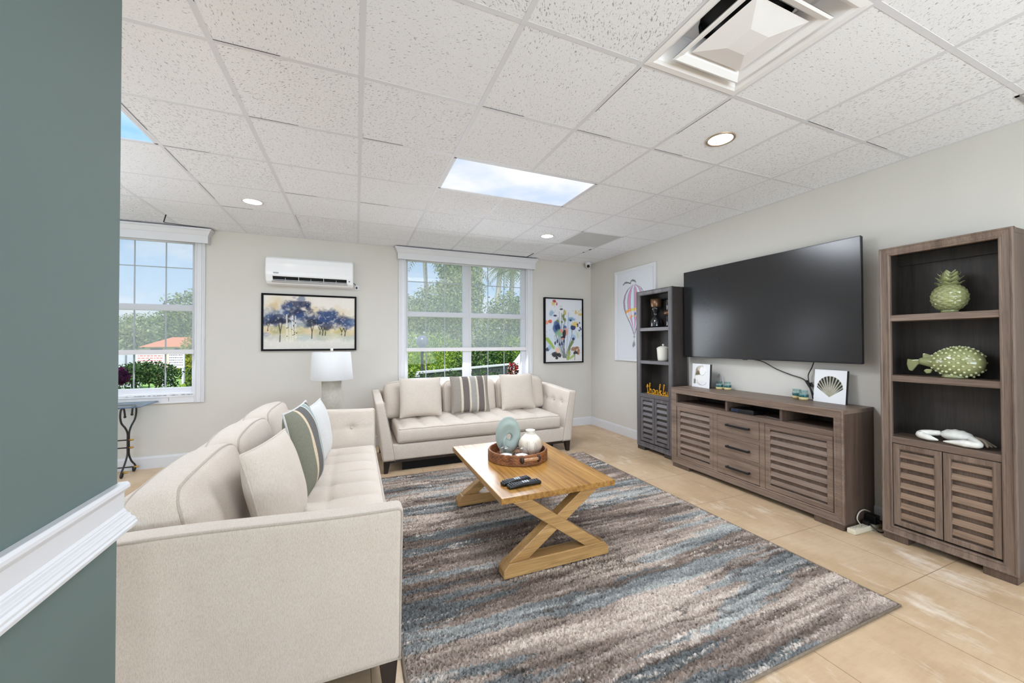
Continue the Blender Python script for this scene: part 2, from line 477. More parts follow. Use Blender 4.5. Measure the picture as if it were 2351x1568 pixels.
def wall_with_holes(name, mat, axis, pos, thick, a0, a1, z0, z1, holes):
    """upright wall: runs along the other axis from a0 to a1, inner face at pos, body on the +thick side"""
    cuts = sorted(set([a0, a1] + [q for h in holes for q in h[:2]])); b = MB()
    lo, hi = sorted((pos, pos+thick))
    def bx(p, q, zz0, zz1):
        if axis == 'x': b.box(p, lo, zz0, q, hi, zz1)
        else: b.box(lo, p, zz0, hi, q, zz1)
    for p, q in zip(cuts[:-1], cuts[1:]):
        hs = [h for h in holes if h[0] <= p + 1e-6 and h[1] >= q - 1e-6]
        if not hs: bx(p, q, z0, z1)
        else:
            h = hs[0]
            if h[2] > z0: bx(p, q, z0, h[2])
            if h[3] < z1: bx(p, q, h[3], z1)
    return struct(b.build(name, mat))
W1 = (-2.54, -1.69, 0.80, 2.56)      # opening of the window near the partition
W2 = (0.63, 2.475, 0.80, 2.56)       # opening of the double window
W3 = (-3.4, 3.0, 0.35, 2.35)         # unseen glazed opening added to brighten the room from behind
wall_with_holes('wall_back', M['wall'], 'x', YB, 0.2, X0-.2, XW+.2, 0, CEIL+.3, [W1, W2])
wall_with_holes('wall_right', M['wall'], 'y', XW, 0.2, Y0, YB, 0, CEIL+.3, [])
wall_with_holes('wall_left', M['wall'], 'y', X0, -0.2, Y0, YB, 0, CEIL+.3, [])
wall_with_holes('wall_front', M['wall'], 'x', Y0, -0.2, X0-.2, XW+.2, 0, CEIL+.3, [W3])
mb = MB(); mb.box(-0.71, -0.9, 0, -0.557, 1.30, CEIL); struct(mb.build('wall_partition', M['teal'], bevel=0.004))
mb = MB(); mb.box(X0-.2, Y0-.2, CEIL+.3, XW+.2, YB+.2, CEIL+.42); struct(mb.build('roof', M['wall']))
# chair rail of the partition: moulded profile with a mitred return
prof = [(0,1.018),(.018,1.019),(.023,1.013),(.024,1.006),(.020,.999),(.014,.996),(.012,.99),(.012,.951),(.016,.946),(.017,.941),(.024,.938),(.026,.931),(.031,.929),(.036,.924),(.036,.919),(.039,.915),(.038,.907),(.031,.902),(.012,.898),(0,.898)]
mb = MB(); mb.prism([(-0.557+a, z) for a, z in prof], -0.9, 1.302, 'y')
struct(mb.build('trim_1', M['white'], bevel=0.0012, seg=2))
# baseboards
mb = MB(); mb.prism([(0,0),(-.016,0),(-.016,.11),(-.011,.128),(0,.131)], X0, XW, 'x'); 
o = struct(mb.build('baseboard_back', M['white'])); o.location.y = YB
mb = MB(); mb.prism([(0,0),(-.016,0),(-.016,.11),(-.011,.128),(0,.131)], Y0, YB-.016, 'y')
o = struct(mb.build('baseboard_right', M['white'])); o.location.x = XW

# ------------------------------------------------------------------ ceiling
skip = {(3,-2), (2,1), (3,1), (-3,1), (-2,1), (5,3)}
panels = [(2,1), (-3,1)]
for c in ((2,-4), (-3,-4), (2,-8), (-3,-8)):  # four unseen panels added behind the viewer to brighten the room
    skip |= {c, (c[0]+1, c[1])}; panels.append(c)
mb = MB()
def gx(i): return GX + T*i
def gy(j): return GY + T*j
for i in range(-6, 7):
    for j in range(-11, 6):
        if (i, j) in skip: continue
        x0, x1 = max(gx(i), X0), min(gx(i+1), XW); y0, y1 = max(gy(j), Y0), min(gy(j+1), YB)
        if x1 <= x0 or y1 <= y0: continue
        dz = 0.0014 + 0.0008*random.random()
        mb.add([(x0,y0,CEIL+dz),(x0,y1,CEIL+dz),(x1,y1,CEIL+dz),(x1,y0,CEIL+dz)], [(0,1,2,3)])
ceil = struct(mb.build('ceiling', M['tile'], fix=False))
mb = MB(); w = 0.012
joined = set((c[0]+1, c[1]) for c in panels)      # no bar crosses a two-tile panel
for i in range(-5, 7):
    for j in range(-11, 6):
        if (i, j) in joined: continue
        y0, y1 = max(gy(j), Y0), min(gy(j+1), YB)
        if y1 > y0: mb.box(gx(i)-w, y0, CEIL, gx(i)+w, y1, CEIL+.02)
for j in range(-10, 6): mb.box(X0, gy(j)-w, CEIL+.0006, XW, gy(j)+w, CEIL+.02)
mb.box(X0, YB-.02, CEIL+.0008, XW, YB, CEIL+.02); mb.box(XW-.02, Y0, CEIL+.0008, XW, YB, CEIL+.02)
# the dark gaps where tiles sit askew
def gap(x0, y0, x1, y1, wd): 
    mb.bar((x0,y0,CEIL-.0004), (x1,y1,CEIL-.0004), wd, 0.0015, m=1)
gap(1.88, 5.415, 2.42, 5.36, .02); gap(2.42, 5.36, 2.416, 5.10, .016)
gap(gx(-2)+.02, 4.98, -1.92, 5.30, .009); gap(-1.92, 5.31, -1.53, 5.40, .014)
gap(3.06, 4.62, 3.06, 4.56, .02); gap(3.06, 4.78, 3.06, 4.745, .02)
for i, j, dx in ((0,0,-.11),(0,1,.02),(0,3,-.05),(3,0,-.02),(4,0,.03),(-1,2,.03),(-1,4,.04),(1,3,-.1),(1,1,-.13),(5,-1,.05),(6,-1,.12),(3,-1,.02),(2,0,.03)):
    gap(gx(i)+.014, gy(j)-.011, gx(i)+.014+.25, gy(j)-.011, .0022)
for i, j in ((0,-1),(-1,1),(-1,2),(4,-1),(3,-1),(0,4),(-1,3)):
    gap(gx(i)+.011, gy(j)+.02, gx(i)+.011, gy(j)+.4, .0022)
mb.build('ceiling_grid', [M['grid'], M['dark']], ceil)

# ------------------------------------------------------------------ lights in the ceiling
sky_w = emit('lit_panel_white', (206,222,246), .84, (252,252,252), 1.1)
sky_b = emit('lit_panel_blue', (150,198,250), 1.0, (214,232,250), 1.1)
fill_w = emit('added_fill_panel', (226,240,255), 7.0)
plabel = {0: ('white glowing sky panel in the ceiling above the sofas', sky_w), 1: ('pale blue glowing sky panel cut off by the teal wall', sky_b),
          2: ('added unseen fill panel behind the viewer over the television side', fill_w), 3: ('added unseen fill panel behind the viewer beyond the teal wall', fill_w),
          4: ('farthest added unseen fill panel behind the viewer on the television side', fill_w), 5: ('farthest added unseen fill panel behind the viewer on the partition side', fill_w)}
for k, (i, j) in enumerate(panels):
    t = thing('ceiling_light', plabel[k][0], 'ceiling light', (gx(i)+T, gy(j)+T/2, CEIL), group='sky panels of the ceiling')
    b = MB(); ww, hh = T-.014, T/2-.014; 
    b.box(-ww, -hh, .004, ww, hh, .012); b.build('diffuser', plabel[k][1], t)
    b = MB()
    for a0, c0, a1, c1 in ((-ww-.006,-hh-.006,ww+.006,-hh+.012),(-ww-.006,hh-.012,ww+.006,hh+.006),(-ww-.006,-hh,-ww+.012,hh),(ww-.012,-hh,ww+.006,hh)):
        b.box(a0, c0, -.001, a1, c1, .014)
    b.build('frame', M['grid'], t)
down_e = emit('downlight_lens', (255,252,246), 12.0)
for k, (x, y, lab) in enumerate(((2.176,1.763,'bronze rimmed round downlight nearest the ceiling diffuser'), (-0.885,4.22,'round downlight above the wall air conditioner'), (2.175,4.205,'small round downlight beside the grey return grille'))):
    t = thing('recessed_downlight', lab, 'ceiling light', (x, y, CEIL), group='round recessed downlights')
    b = MB(); b.lathe([(.088,.004),(.088,-.003),(.082,-.006),(.073,-.004),(.071,.004)], 40, caps=False)
    b.build('trim_ring', plain('downlight_rim_%d' % k, (176,156,134) if k == 0 else (205,203,200), 0.35, 0.6 if k == 0 else 0.0), t)
    b = MB(); b.lathe([(0.001,-.001),(.072,-.001)], 40, caps=False); b.build('lens', down_e, t)

# supply diffuser
t = thing('ceiling_diffuser', 'white stepped air diffuser in the ceiling with dark duct behind', 'air vent', (gx(3)+T/2, gy(-2)+T/2, CEIL))
hf = T/2 - .004
def pyr(b, levels, m=0):
    rows = [[(-a,-a,z),(a,-a,z),(a,a,z),(-a,a,z)] for a, z in levels]
    b.grid(rows, cv=True, m=m, smooth=False)
pl = plain('diffuser_plastic', (240,239,240), 0.4, var=0.01)
b = MB(); pyr(b, [(hf,-.002),(hf-.03,-.004),(hf-.045,.004),(hf-.10,.085),(hf-.102,.10)]); b.build('outer_frame', pl, t)
b = MB(); pyr(b, [(hf-.088,-.016),(hf-.098,-.019),(hf-.125,-.006),(hf-.17,.05),(hf-.172,.056),(hf-.166,.056),(hf-.118,-.001),(hf-.088,-.012)]); b.build('middle_cone', pl, t)
b = MB(); a = .155; c = .055
b.add([(-a,-a,-.006),(a,-a,-.006),(a,a,-.006),(-a,a,-.006),(-c,-c,-.028),(c,-c,-.028),(c,c,-.028),(-c,c,-.028)], [(0,1,5,4),(1,2,6,5),(2,3,7,6),(3,0,4,7),(4,5,6,7)])
a2 = a; b.add([(-a2,-a2,-.006),(a2,-a2,-.006),(a2,a2,-.006),(-a2,a2,-.006),(-a2+.03,-a2+.03,.012),(a2-.03,-a2+.03,.012),(a2-.03,a2-.03,.012),(-a2+.03,a2-.03,.012)], [(1,0,4,5),(2,1,5,6),(3,2,6,7),(0,3,7,4),(5,4,7,6)])
b.build('centre_plate', pl, t)
b = MB(); b.lathe([(.19,.10),(.19,.22),(.001,.22)], 40, caps=False)
for k in range(16): 
    a = 2*PI*k/16; b.bar((.19*math.cos(a), .19*math.sin(a), .12), (.19*math.cos(a+.2), .19*math.sin(a+.2), .14), .02, .03)
b.box(-.3,-.3,.225,.3,.3,.23); 
b.build('duct', M['black'], t)
b = MB(); b.add([(-.203,-.203,.10),(.203,-.203,.10),(.203,.203,.10),(-.203,.203,.10)]+[(.19*math.cos(PI*1.25+2*PI*k/24), .19*math.sin(PI*1.25+2*PI*k/24), .1005) for k in range(24)],
      [tuple([0,1]+[4+q for q in range(6,-1,-1)]), tuple([1,2]+[4+q for q in range(12,5,-1)]), tuple([2,3]+[4+q for q in range(18,11,-1)]), tuple([3,0,4]+[4+q for q in range(23,17,-1)])])
b.build('backing_plate', pl, t)

# grey return grille and the grille by the television wall
def grille(lab, x0, y0, x1, y1, nb, col):
    t = thing('return_grille', lab, 'air vent', ((x0+x1)/2, (y0+y1)/2, CEIL), group='grey ceiling grilles')
    g = plain('grille_grey', col, 0.5, var=0.03); hx, hy = (x1-x0)/2, (y1-y0)/2
    b = MB(); b.box(-hx,-hy,.02,hx,hy,.028); b.build('backing', plain('grille_dark', tuple(q*.62 for q in col), 0.8), t)
    b = MB()
    for k in range(nb):
        y = -hy + 2*hy*(k+.5)/nb; b.bar((-hx, y, .008), (hx, y, .008), 2*hy/nb*.55, .014)
        x = -hx + 2*hx*(k+.5)/nb; b.bar((x, -hy, .008), (x, hy, .008), 2*hx/nb*.55, .012)
    b.build('lattice', g, t)
    b = MB()
    for q in ((-hx,-hy,hx,-hy+.016),(-hx,hy-.016,hx,hy),(-hx,-hy,-hx+.016,hy),(hx-.016,-hy,hx,hy)): b.box(q[0],q[1],-.002,q[2],q[3],.02)
    b.build('frame', M['grid'] if nb > 20 else g, t)
grille('square grey return air grille in the ceiling near the far corner', gx(5), gy(3), gx(6), gy(4), 34, (196,195,194))
grille('small grey ceiling vent above the large bookcase', 3.26, .45, 3.60, .845, 14, (150,149,150))
# ================================================================== windows
blind_m = None
def shade_material():
    m, nt, b = newmat('solar_screen_fabric'); nt.nodes.remove(b); out = nt.nodes['Material Output']
    t = N(nt, 'ShaderNodeBsdfTransparent'); t.inputs[0].default_value = (1,1,1,1)
    d = N(nt, 'ShaderNodeBsdfTranslucent'); d.inputs[0].default_value = lin((236,238,240))
    e = N(nt, 'ShaderNodeBsdfDiffuse'); e.inputs[0].default_value = lin((226,228,228))
    a = N(nt, 'ShaderNodeAddShader'); mx0 = N(nt, 'ShaderNodeMixShader'); mx0.inputs[0].default_value = 0.5
    L(nt, d.outputs[0], mx0.inputs[1]); L(nt, e.outputs[0], mx0.inputs[2])
    nt.nodes.remove(a)
    f = noise(nt, coords(nt, (1,1,1)), 700, 1); r = ramp(nt, [(0.3, (0.20,0.20,0.20,1)), (0.7, (0.28,0.28,0.28,1))]); L(nt, f, r.inputs['Fac'])
    mx = N(nt, 'ShaderNodeMixShader'); L(nt, r.outputs['Color'], mx.inputs[0]); L(nt, t.outputs[0], mx.inputs[1]); L(nt, mx0.outputs[0], mx.inputs[2])
    L(nt, mx.outputs[0], out.inputs['Surface']); return m
M['solar'] = shade_material()
M['sash'] = M['vinyl']
M['muntin'] = plain('grey_muntin', (150,153,160), 0.5, var=0.02)
def window(n, x0, x1, nu, stained=False):
    """x0..x1 is the clear opening inside the casing"""
    zb, zt = W2[2], W2[3]
    b = MB(); cw = 0.09
    # stepped casing, three sides, on the room face
    for xa, xb, s in ((x0-cw, x0, 1), (x1, x1+cw, -1)):
        b.box(xa, YB-.018, zb-.10, xb, YB+.002, zt+.06)
        for q in (.018, .036, .082):
            xx = xa+q if s > 0 else xb-q
            b.box(xx-.006, YB-.024, zb-.10, xx+.006, YB-.016, zt+.06)
    b.box(x0, YB-.0178, zb-.10, x1, YB+.002, zb)
    b.box(x0, YB-.023, zb-.03, x1, YB-.016, zb-.018); b.box(x0, YB-.0235, zb-.096, x1, YB-.016, zb-.084)
    # jamb liners and sill board
    b.box(x0-.001, YB+.003, zb+.015, x0+.012, YB+.2, zt-.011); b.box(x1-.012, YB+.003, zb+.015, x1+.001, YB+.2, zt-.011)
    b.box(x0, YB-.004, zb, x1, YB+.2, zb+.014); b.box(x0, YB, zt-.01, x1, YB+.2, zt)
    root = struct(b.build('window_%d' % n, M['white'], bevel=0.002))
    if stained:
        b = MB()
        for q in range(26):
            x = x1-.02-.02*q*(.8+.4*random.random()); b.box(x-.011, YB-.0250, zb-.0035-.003*random.random(), x+.006, YB-.018, zb-.0015)
        b.box(x1-.23, YB-.0186, zb-.075, x1-.227, YB-.0175, zb-.02)
        b.build('mildew_stain', plain('mildew', (120,116,114), 0.9, var=0.3), root)
    yg = YB+.07
    wu = (x1-x0-.012*2)/nu
    for u in range(nu):
        a0 = x0+.012+wu*u; a1 = a0+wu
        b = MB(); fr = .034 if nu == 1 else .04
        el, er = (fr, fr)
        if nu == 2:
            el, er = ((.028, .095) if u == 0 else (.032, .068))
        b.box(a0, yg-.022, zb+.012, a0+el, yg+.03, zt); b.box(a1-er, yg-.022, zb+.012, a1, yg+.03, zt)
        b.box(a0+el, yg-.0215, zb+.012, a1-er, yg+.0295, .872)
        b.box(a0+.001, yg-.026, 1.742, a1-.001, yg+.0295, 1.812); b.box(a0+el, yg-.0215, 2.52, a1-er, yg+.0295, zt-.001)
        b.build('sash', M['sash'], root, bevel=0.003)
        b = MB(); g0, g1 = a0+el, a1-er
        if nu == 1: xs = (-2.254, -1.981)
        else: xs = ((.922, 1.192) if u == 0 else (1.851, 2.113))
        for x in xs: b.box(x-.0055, yg-.004, .87, x+.0055, yg+.005, 2.54)
        for z in (2.235,): b.box(g0, yg-.004, z-.0055, g1, yg+.005, z+.0055)
        b.build('muntin_bars', M['muntin'], root)
        b = MB(); b.box(g0, yg-.002, .868, g1, yg+.002, 1.745); b.box(g0, yg+.012, 1.81, g1, yg+.016, 2.53)
        b.build('pane', M['glass'], root)
    return root
window(1, W1[0], W1[1], 1, True)
window(2, W2[0], W2[1], 2)
# unseen glazing added behind the viewer to light the room
b = MB()
for k in range(5):
    x = W3[0] + (W3[1]-W3[0])*k/4; b.box(x-.03, Y0-.12, W3[2], x+.03, Y0-.04, W3[3])
b.box(W3[0], Y0-.12, W3[2], W3[1], Y0-.04, W3[2]+.06); b.box(W3[0], Y0-.12, W3[3]-.06, W3[1], Y0-.04, W3[3])
root = struct(b.build('window_3', M['white'])); b = MB(); b.box(W3[0], Y0-.082, W3[2], W3[1], Y0-.078, W3[3]); b.build('pane', M['glass'], root)

# roller shades: fabric and bottom bar
def shade(x0, x1, lab):
    t = thing('roller_shade', lab, 'window shade', ((x0+x1)/2, YB+.022, 1.25), group='roller shades')
    hw = (x1-x0)/2; b = MB(); b.box(-hw, -.0006, .05, hw, .0006, 1.275); b.build('shade_fabric', M['solar'], t)
    b = MB(); b.prism([(-.012,.0),(.012,.0),(.013,.02),(.012,.052),(-.012,.052),(-.013,.02)], -hw, hw, 'x'); b.build('bottom_bar', plain('shade_bar', (214,212,214), 0.6, var=0.01), t, bevel=0.003)
    b = MB(); b.tube([(-hw,0,1.275),(hw,0,1.275)], .018, 12); b.build('roller_tube', M['white'], t)
shade(W1[0]+.014, W1[1]-.014, 'grey translucent roller shade lowered over the window by the iron table')
shade(W2[0]+.014, W2[1]-.014, 'grey translucent roller shade lowered over the double window')
# cornice boxes
def valance(x0, x1, lab):
    t = thing('window_valance', lab, 'valance', ((x0+x1)/2, YB, 2.51), group='white cornice boxes')
    hw = (x1-x0)/2
    prof = [(-.090,0),(-.090,.085),(-.096,.092),(-.100,.10),(-.118,.135),(-.128,.142),(-.128,.160)]
    b = MB(); rows = []
    for d, z in prof:
        e = -d - .09
        rows.append([(-hw-e, -.001, z), (-hw-e, d, z), (hw+e, d, z), (hw+e, -.001, z)])
    b.grid(rows, smooth=False)
    rows2 = [[(-hw+.012, -.001, 0), (-hw+.012, -.078, 0), (hw-.012, -.078, 0), (hw-.012, -.001, 0)], [(-hw+.012, -.001, .158), (-hw+.012, -.078, .158), (hw-.012, -.078, .158), (hw-.012, -.001, .158)]]
    b.grid(rows2, smooth=False)
    for q in range(3): b.add([rows[0][q], rows[0][q+1], rows2[0][q+1], rows2[0][q]], [(0,1,2,3)])
    e = .038
    b.add([(-hw-e,-.001,.16),(-hw-e,-.128,.16),(hw+e,-.128,.16),(hw+e,-.001,.16)], [(0,1,2,3)])
    b.build('cornice', M['white'], t)
valance(.522, 2.575, 'white crown moulded cornice box over the double window')
valance(W1[0]-.10, -1.555, 'white crown moulded cornice box over the window by the iron table')
# ================================================================== cabinets (local: x depth with front at 0, y width, z up)
def frame_profile(w, d=0.0):
    return [(0, .30), (0, .004), (.004, 0), (.008, -.004), (.013, -.004), (.016, .001), (w-.014, .008), (w-.011, .004), (w-.005, .004), (w, .009), (w, .03)]
def face_frame(b, y0, y1, z0, z1, w):
    b.ring([(0, .02), (0, .002), (.003, -.002), (.009, -.002), (.013, .002), (w-.013, .007), (w-.010, .003), (w-.004, .003), (w, .008), (w, .03)], y0, y1, z0, z1)
def louver_door(parent, y0, y1, z0, z1, fw, n, mz, mslat, mback):
    b = MB(); b.ring([(0, .03), (0, .014), (.003, .011), (fw-.006, .011), (fw-.003, .014), (fw, .014), (fw, .034)], y0, y1, z0, z1)
    d = b.build('door', mz, parent)
    b = MB(); a0, a1, c0, c1 = y0+fw-.002, y1-fw+.002, z0+fw, z1-fw
    p = (c1-c0)/n
    for k in range(n):
        zc = c0 + p*(k+.5)
        # a bevelled slat standing proud below, tucked back above
        poly = [(.016, zc-.30*p), (.0135, zc-.24*p), (.022, zc+.28*p), (.029, zc+.26*p), (.029, zc-.30*p)]
        b.prism(poly, a0, a1, 'y')
    b.box(.030, a0, c0-.004, .034, a1, c1+.004, 1)
    b.build('louver_panel', [mslat, mback], d)
    return d
def bookcase(lab, loc, depth, wy, wz, wside, wslat, win, door_order):
    W, HH, w = .602, 2.025, .056
    t = thing('bookcase', lab, 'bookcase', loc, group='tall louvered bookcases')
    D = depth
    b = MB()
    b.box(.018, 0, .045, D, .02, HH); b.box(.018, W-.02, .045, D, W, HH); b.box(.018, 0, HH-.03, D, W, HH)
    b.box(.02, .02, .045, D, W-.02, .10)
    b.build('side_and_top_panels', wside, t, bevel=0.002)
    b = MB(); b.box(D-.012, .018, .06, D-.002, W-.018, HH-.02); b.box(D-.03, .018, HH-.11, D-.010, W-.018, HH-.028)
    b.build('back_panel', win, t)
    b = MB(); b.box(.02, .0195, .70, D-.012, .0235, HH-.03); b.box(.02, W-.0235, .70, D-.012, W-.0195, HH-.03); b.box(.02, .02, HH-.036, D-.012, W-.02, HH-.029)
    b.build('inner_lining', win, t)
    b = MB(); face_frame(b, 0, W, .045, HH, w); b.build('face_frame', wz, t)
    for z0, z1 in ((1.513, 1.556), (1.098, 1.140), (.674, .718)):
        b = MB(); b.box(.009, .024, z0, D-.012, W-.024, z1); b.build('shelf', wy, t, bevel=0.003)
    y0, ym, y1 = w+.002, W/2, W-w-.002
    for a0, a1 in ((y0, ym-.0025), (ym+.0025, y1)):
        louver_door(t, a0, a1, .113, .670, .036, 7, wz, wslat, wside)
    for f0, f1 in ((.004, .134), (W-.134, W-.004)):
        b = MB(); b.box(.006, f0, 0, D-.01, f1, .047); b.build('foot', wside, t, bevel=0.003)
    return t
M['gy_slat'] = M['gy_y']
bookcase('tall brown bookcase holding green ceramic pineapple and puffer fish', (3.42, .903, 0), .23, M['wd_y'], M['wd_z'], M['wd_side'], M['wd_slat'], M['wd_in'], 0)
bookcase('tall grey bookcase with sky sheen in its colour beside the balloon poster', (3.38, 3.408, 0), .238, M['gy_y'], M['gy_z'], M['gy_side'], M['gy_slat'], M['wd_in'], 0)

# media console
CY0, CW, CH, CD = 1.649, 1.639, .873, .40
t = thing('media_console', 'long brown media console with louvered doors and three drawers under the television', 'media console', (3.25, CY0, 0))
b = MB(); b.box(.016, 0, .042, CD, .022, CH-.03); b.box(.016, CW-.022, .042, CD, CW, CH-.03)
b.box(.02, .02, .042, CD, CW-.02, .10); b.box(CD-.014, .02, .05, CD-.004, CW-.02, CH-.03)
b.build('carcass', M['wd_side'], t, bevel=0.002)
b = MB(); b.box(.004, -.001, CH-.030, CD+.002, CW+.001, CH); b.build('top', M['wd_y'], t, bevel=0.003)
b = MB(); face_frame(b, 0, CW, .042, CH-.001, .064); b.build('face_frame', M['wd_y'], t)
b = MB(); y0, y1 = .066, CW-.066
b.box(.009, .03, .668, CD-.016, CW-.03, .710); b.box(.012, .586-.0, .105, .05, .633, .668); b.box(.012, 2.707-CY0, .105, .05, 2.755-CY0, .668)
for z0, z1 in ((.466,.509),(.276,.306)): b.box(.013, .633, z0, .05, 1.058, z1)
b.build('inner_rails', M['wd_y'], t, bevel=0.002)
b = MB(); b.box(CD-.022, .03, .70, CD-.016, CW-.03, CH-.03); b.build('niche_back', M['wd_in'], t)
for y in (2.107, 2.62):
    b = MB(); b.box(.03, y-CY0-.011, .708, CD-.02, y-CY0+.011, CH-.028); b.build('divider', M['wd_side'], t)
louver_door(t, y0+.004, .584, .108, .666, .042, 7, M['wd_y'], M['wd_y'], M['wd_side'])
louver_door(t, 2.757-CY0, y1-.004, .108, .666, .042, 7, M['wd_y'], M['wd_y'], M['wd_side'])
for z0, z1 in ((.510,.665),(.308,.464),(.112,.274)):
    b = MB(); b.box(.010, .636, z0, .04, 2.705-CY0, z1); d = b.build('drawer', M['wd_y'], t, bevel=0.002)
    zc = (z0+z1)/2; yc = 2.482-CY0; b = MB()
    b.box(-.022, yc-.116, zc-.010, -.012, yc+.116, zc+.010); b.box(-.016, yc-.114, zc-.009, .012, yc-.100, zc+.009); b.box(-.016, yc+.100, zc-.009, .012, yc+.114, zc+.009)
    b.build('handle', M['black'], d, bevel=0.003)
for f0, f1 in ((.004, .20), (CW-.235, CW-.012)):
    b = MB(); b.box(.006, f0, 0, CD-.01, f1, .044); b.build('foot', M['wd_side'], t, bevel=0.003)

# device in the open niche
t = thing('media_player', 'small dark set top box in the open niche of the console', 'media player', (3.30, 2.36, .7108))
b = MB(); b.box(0, 0, 0, .16, .235, .036); b.build('casing', M['black'], t, bevel=0.004)
b = MB(); b.box(-.0015, .145, .008, .0, .225, .028); b.build('front_display', plain('dark_blue_panel', (30,40,66), 0.2), t)
b = MB(); 
for q in range(3): b.lathe([(.006,-.0),(.006,.001),(.001,.0012)], 10, (.02, .03+.022*q, .036))
b.build('buttons', plain('button_grey', (120,122,130), 0.4), t)
b = MB(); b.tube([(3.40,2.34,.712),(3.36,2.27,.7125),(3.34,2.20,.7125),(3.33,2.14,.713)], .0022, 6); o = b.build('cable', plain('grey_cable', (120,120,120), 0.5)); tag(o, 'thin grey cable trailing across the console niche', 'cable')

# television
t = thing('television', 'large black flat screen television mounted on the wall above the console', 'television', (3.55, 2.525, 1.2))
b = MB(); b.box(.004, -.855, .002, .032, .855, .982); b.build('casing', M['black'], t, bevel=0.003)
b = MB(); b.box(.03, -.5, .12, .06, .5, .75); b.box(.06, -.3, .2, .105, .3, .6); b.build('wall_mount', M['black'], t)
scr = plain('dark_screen', (34,34,35), 0.2, var=0.02, spec=0.5)
b = MB(); b.box(-.0015, -.851, .012, .005, .851, .979); b.build('screen', scr, t)
b = MB(); b.box(-.002, -.855, 0, .006, .855, .012); b.box(-.002, -.856, .979, .006, .856, .984); b.box(-.002, -.856, 0, .006, -.851, .984); b.box(-.002, .851, 0, .006, .856, .984)
b.build('bezel', plain('tv_bezel', (38,38,40), 0.3, 0.5), t)
b = MB(); b.box(.002, .085, -.006, .02, .125, .001); b.build('sensor_tab', M['black'], t)
# cables hanging from the set
def smooth_path(p, k=6):
    out = []
    for i in range(len(p)-1):
        a, b_, c, d = [Vector(p[max(0, min(len(p)-1, i+q))]) for q in (-1,0,1,2)]
        for s in range(k):
            u = s/k; out.append(.5*((2*b_)+(c-a)*u+(2*a-5*b_+4*c-d)*u*u+(3*b_-a-3*c+d)*u**3))
    out.append(Vector(p[-1])); return out
b = MB(); b.tube(smooth_path([(3.60,2.62,1.206),(3.62,2.50,1.185),(3.63,2.37,1.12),(3.63,2.24,1.075),(3.635,2.14,1.045),(3.64,2.098,.99),(3.638,2.072,.92),(3.636,2.062,.880)]), .0045, 8)
tag(b.build('power_cable', M['black']), 'black cable drooping from middle of television down to the console', 'cable')
b = MB(); b.tube(smooth_path([(3.60,2.03,1.206),(3.62,2.06,1.15),(3.625,2.09,1.09),(3.617,2.085,1.04),(3.615,2.075,.99),(3.612,2.045,.92),(3.61,2.03,.880)]), .0045, 8)
b.bar((3.617,2.102,1.035),(3.617,2.072,.985),.022,.018); b.bar((3.622,2.07,1.02),(3.622,2.055,.985),.012,.014)
tag(b.build('power_cable', M['black']), 'black cable with knot hanging straighter from the television, toward the scallop print', 'cable')

# ------------------------------------------------------------------ prints on the console
pm = attr_mat('printed_canvas', 0.75)
def canvas_block(lab, loc, rz, w, h, paint, tilt=0.0):
    t = thing('canvas_print', lab, 'canvas print', loc, rz, group='shell prints on the console'); t.rotation_euler = (0, tilt, rz)
    b = MB(); b.box(.0012, -w/2, 0, .026, w/2, h); b.build('edge', plain('print_edge', (40,36,34), 0.6), t)
    c = Canvas(110, 110, (228,228,230)); paint(c)
    c.mesh('front_print', pm, lambda u, v: np.stack([np.full_like(u, .0), (.5-u)*w, v*h], 1), t)
    return t
def paint_conch(c):
    dk, md, lt = (96,86,66), (150,138,112), (196,190,176)
    c.blob(.40,.60,.22,.30,md,1,.12,.1,3); c.blob(.48,.80,.18,.14,lt,1,.2,.2,4); c.blob(.38,.55,.17,.14,dk,.8,.35,.4,5)
    c.blob(.62,.70,.20,.20,(236,236,236),1,.1,.1,6); c.blob(.48,.40,.32,.14,(232,230,226),1,.1,.15,7)
    c.stroke([(.17,.56),(.155,.46),(.165,.36),(.20,.27),(.27,.19),(.36,.135),(.48,.105),(.60,.105),(.71,.13),(.79,.18),(.82,.24)], .009, md, .9); c.blob(.16,.24,.06,.10,dk,.9,.5,.3,11)
    c.stroke([(.56,.51),(.64,.53),(.71,.57),(.75,.63),(.77,.69)], .007, md); c.stroke([(.30,.30),(.36,.18),(.52,.12)], .02, lt)
    for k in range(9): c.stroke([(.38+.045*k,.30-.02*abs(k-4)),(.36+.05*k,.16+.01*abs(k-4))], .006, lt, .7)
    c.stroke([(.57,.95),(.63,.86)], .012, md)
def paint_scallop(c):
    th = np.arctan2(c.U-.5, c.V-.17); r = np.hypot(c.U-.5, c.V-.17)
    lim = .64-.16*(th/1.0)**2
    fan = sstep(1.02, .98, r/np.maximum(lim, .05))*sstep(1.02, .97, np.abs(th)/(.98))
    rib = .5+.5*np.cos(th*36)
    dark = np.clip(sstep(.35,.9,r/lim)*1.1*(1-sstep(.35,.75,rib)*.75)+.35*(fbm(c.U*30,c.V*30,2)-.3), 0, 1)
    c.mix(fan, (200,196,180)); c.mix(fan*(1-rib)*.7, (110,104,88)); c.mix(fan*dark, (34,31,27)); 
    c.mix(fan*sstep(.55,.2,r/lim)*.35*(.4+rib), (150,142,112))
canvas_block('square conch shell print standing on the console beside the grey bookcase', (3.50, 3.115, .8735), math.radians(-7), .262, .258, paint_conch, math.radians(3))
canvas_block('square dark scallop shell print leaning on the console near the brown bookcase', (3.565, 1.905, .8735), math.radians(-3), .238, .268, paint_scallop, math.radians(6))
b = MB(); b.tube(smooth_path([(3.64,3.00,.99),(3.615,2.965,1.03),(3.61,2.94,1.00),(3.61,2.94,.95),(3.62,2.965,.91),(3.64,3.00,.895)]), .004, 8)
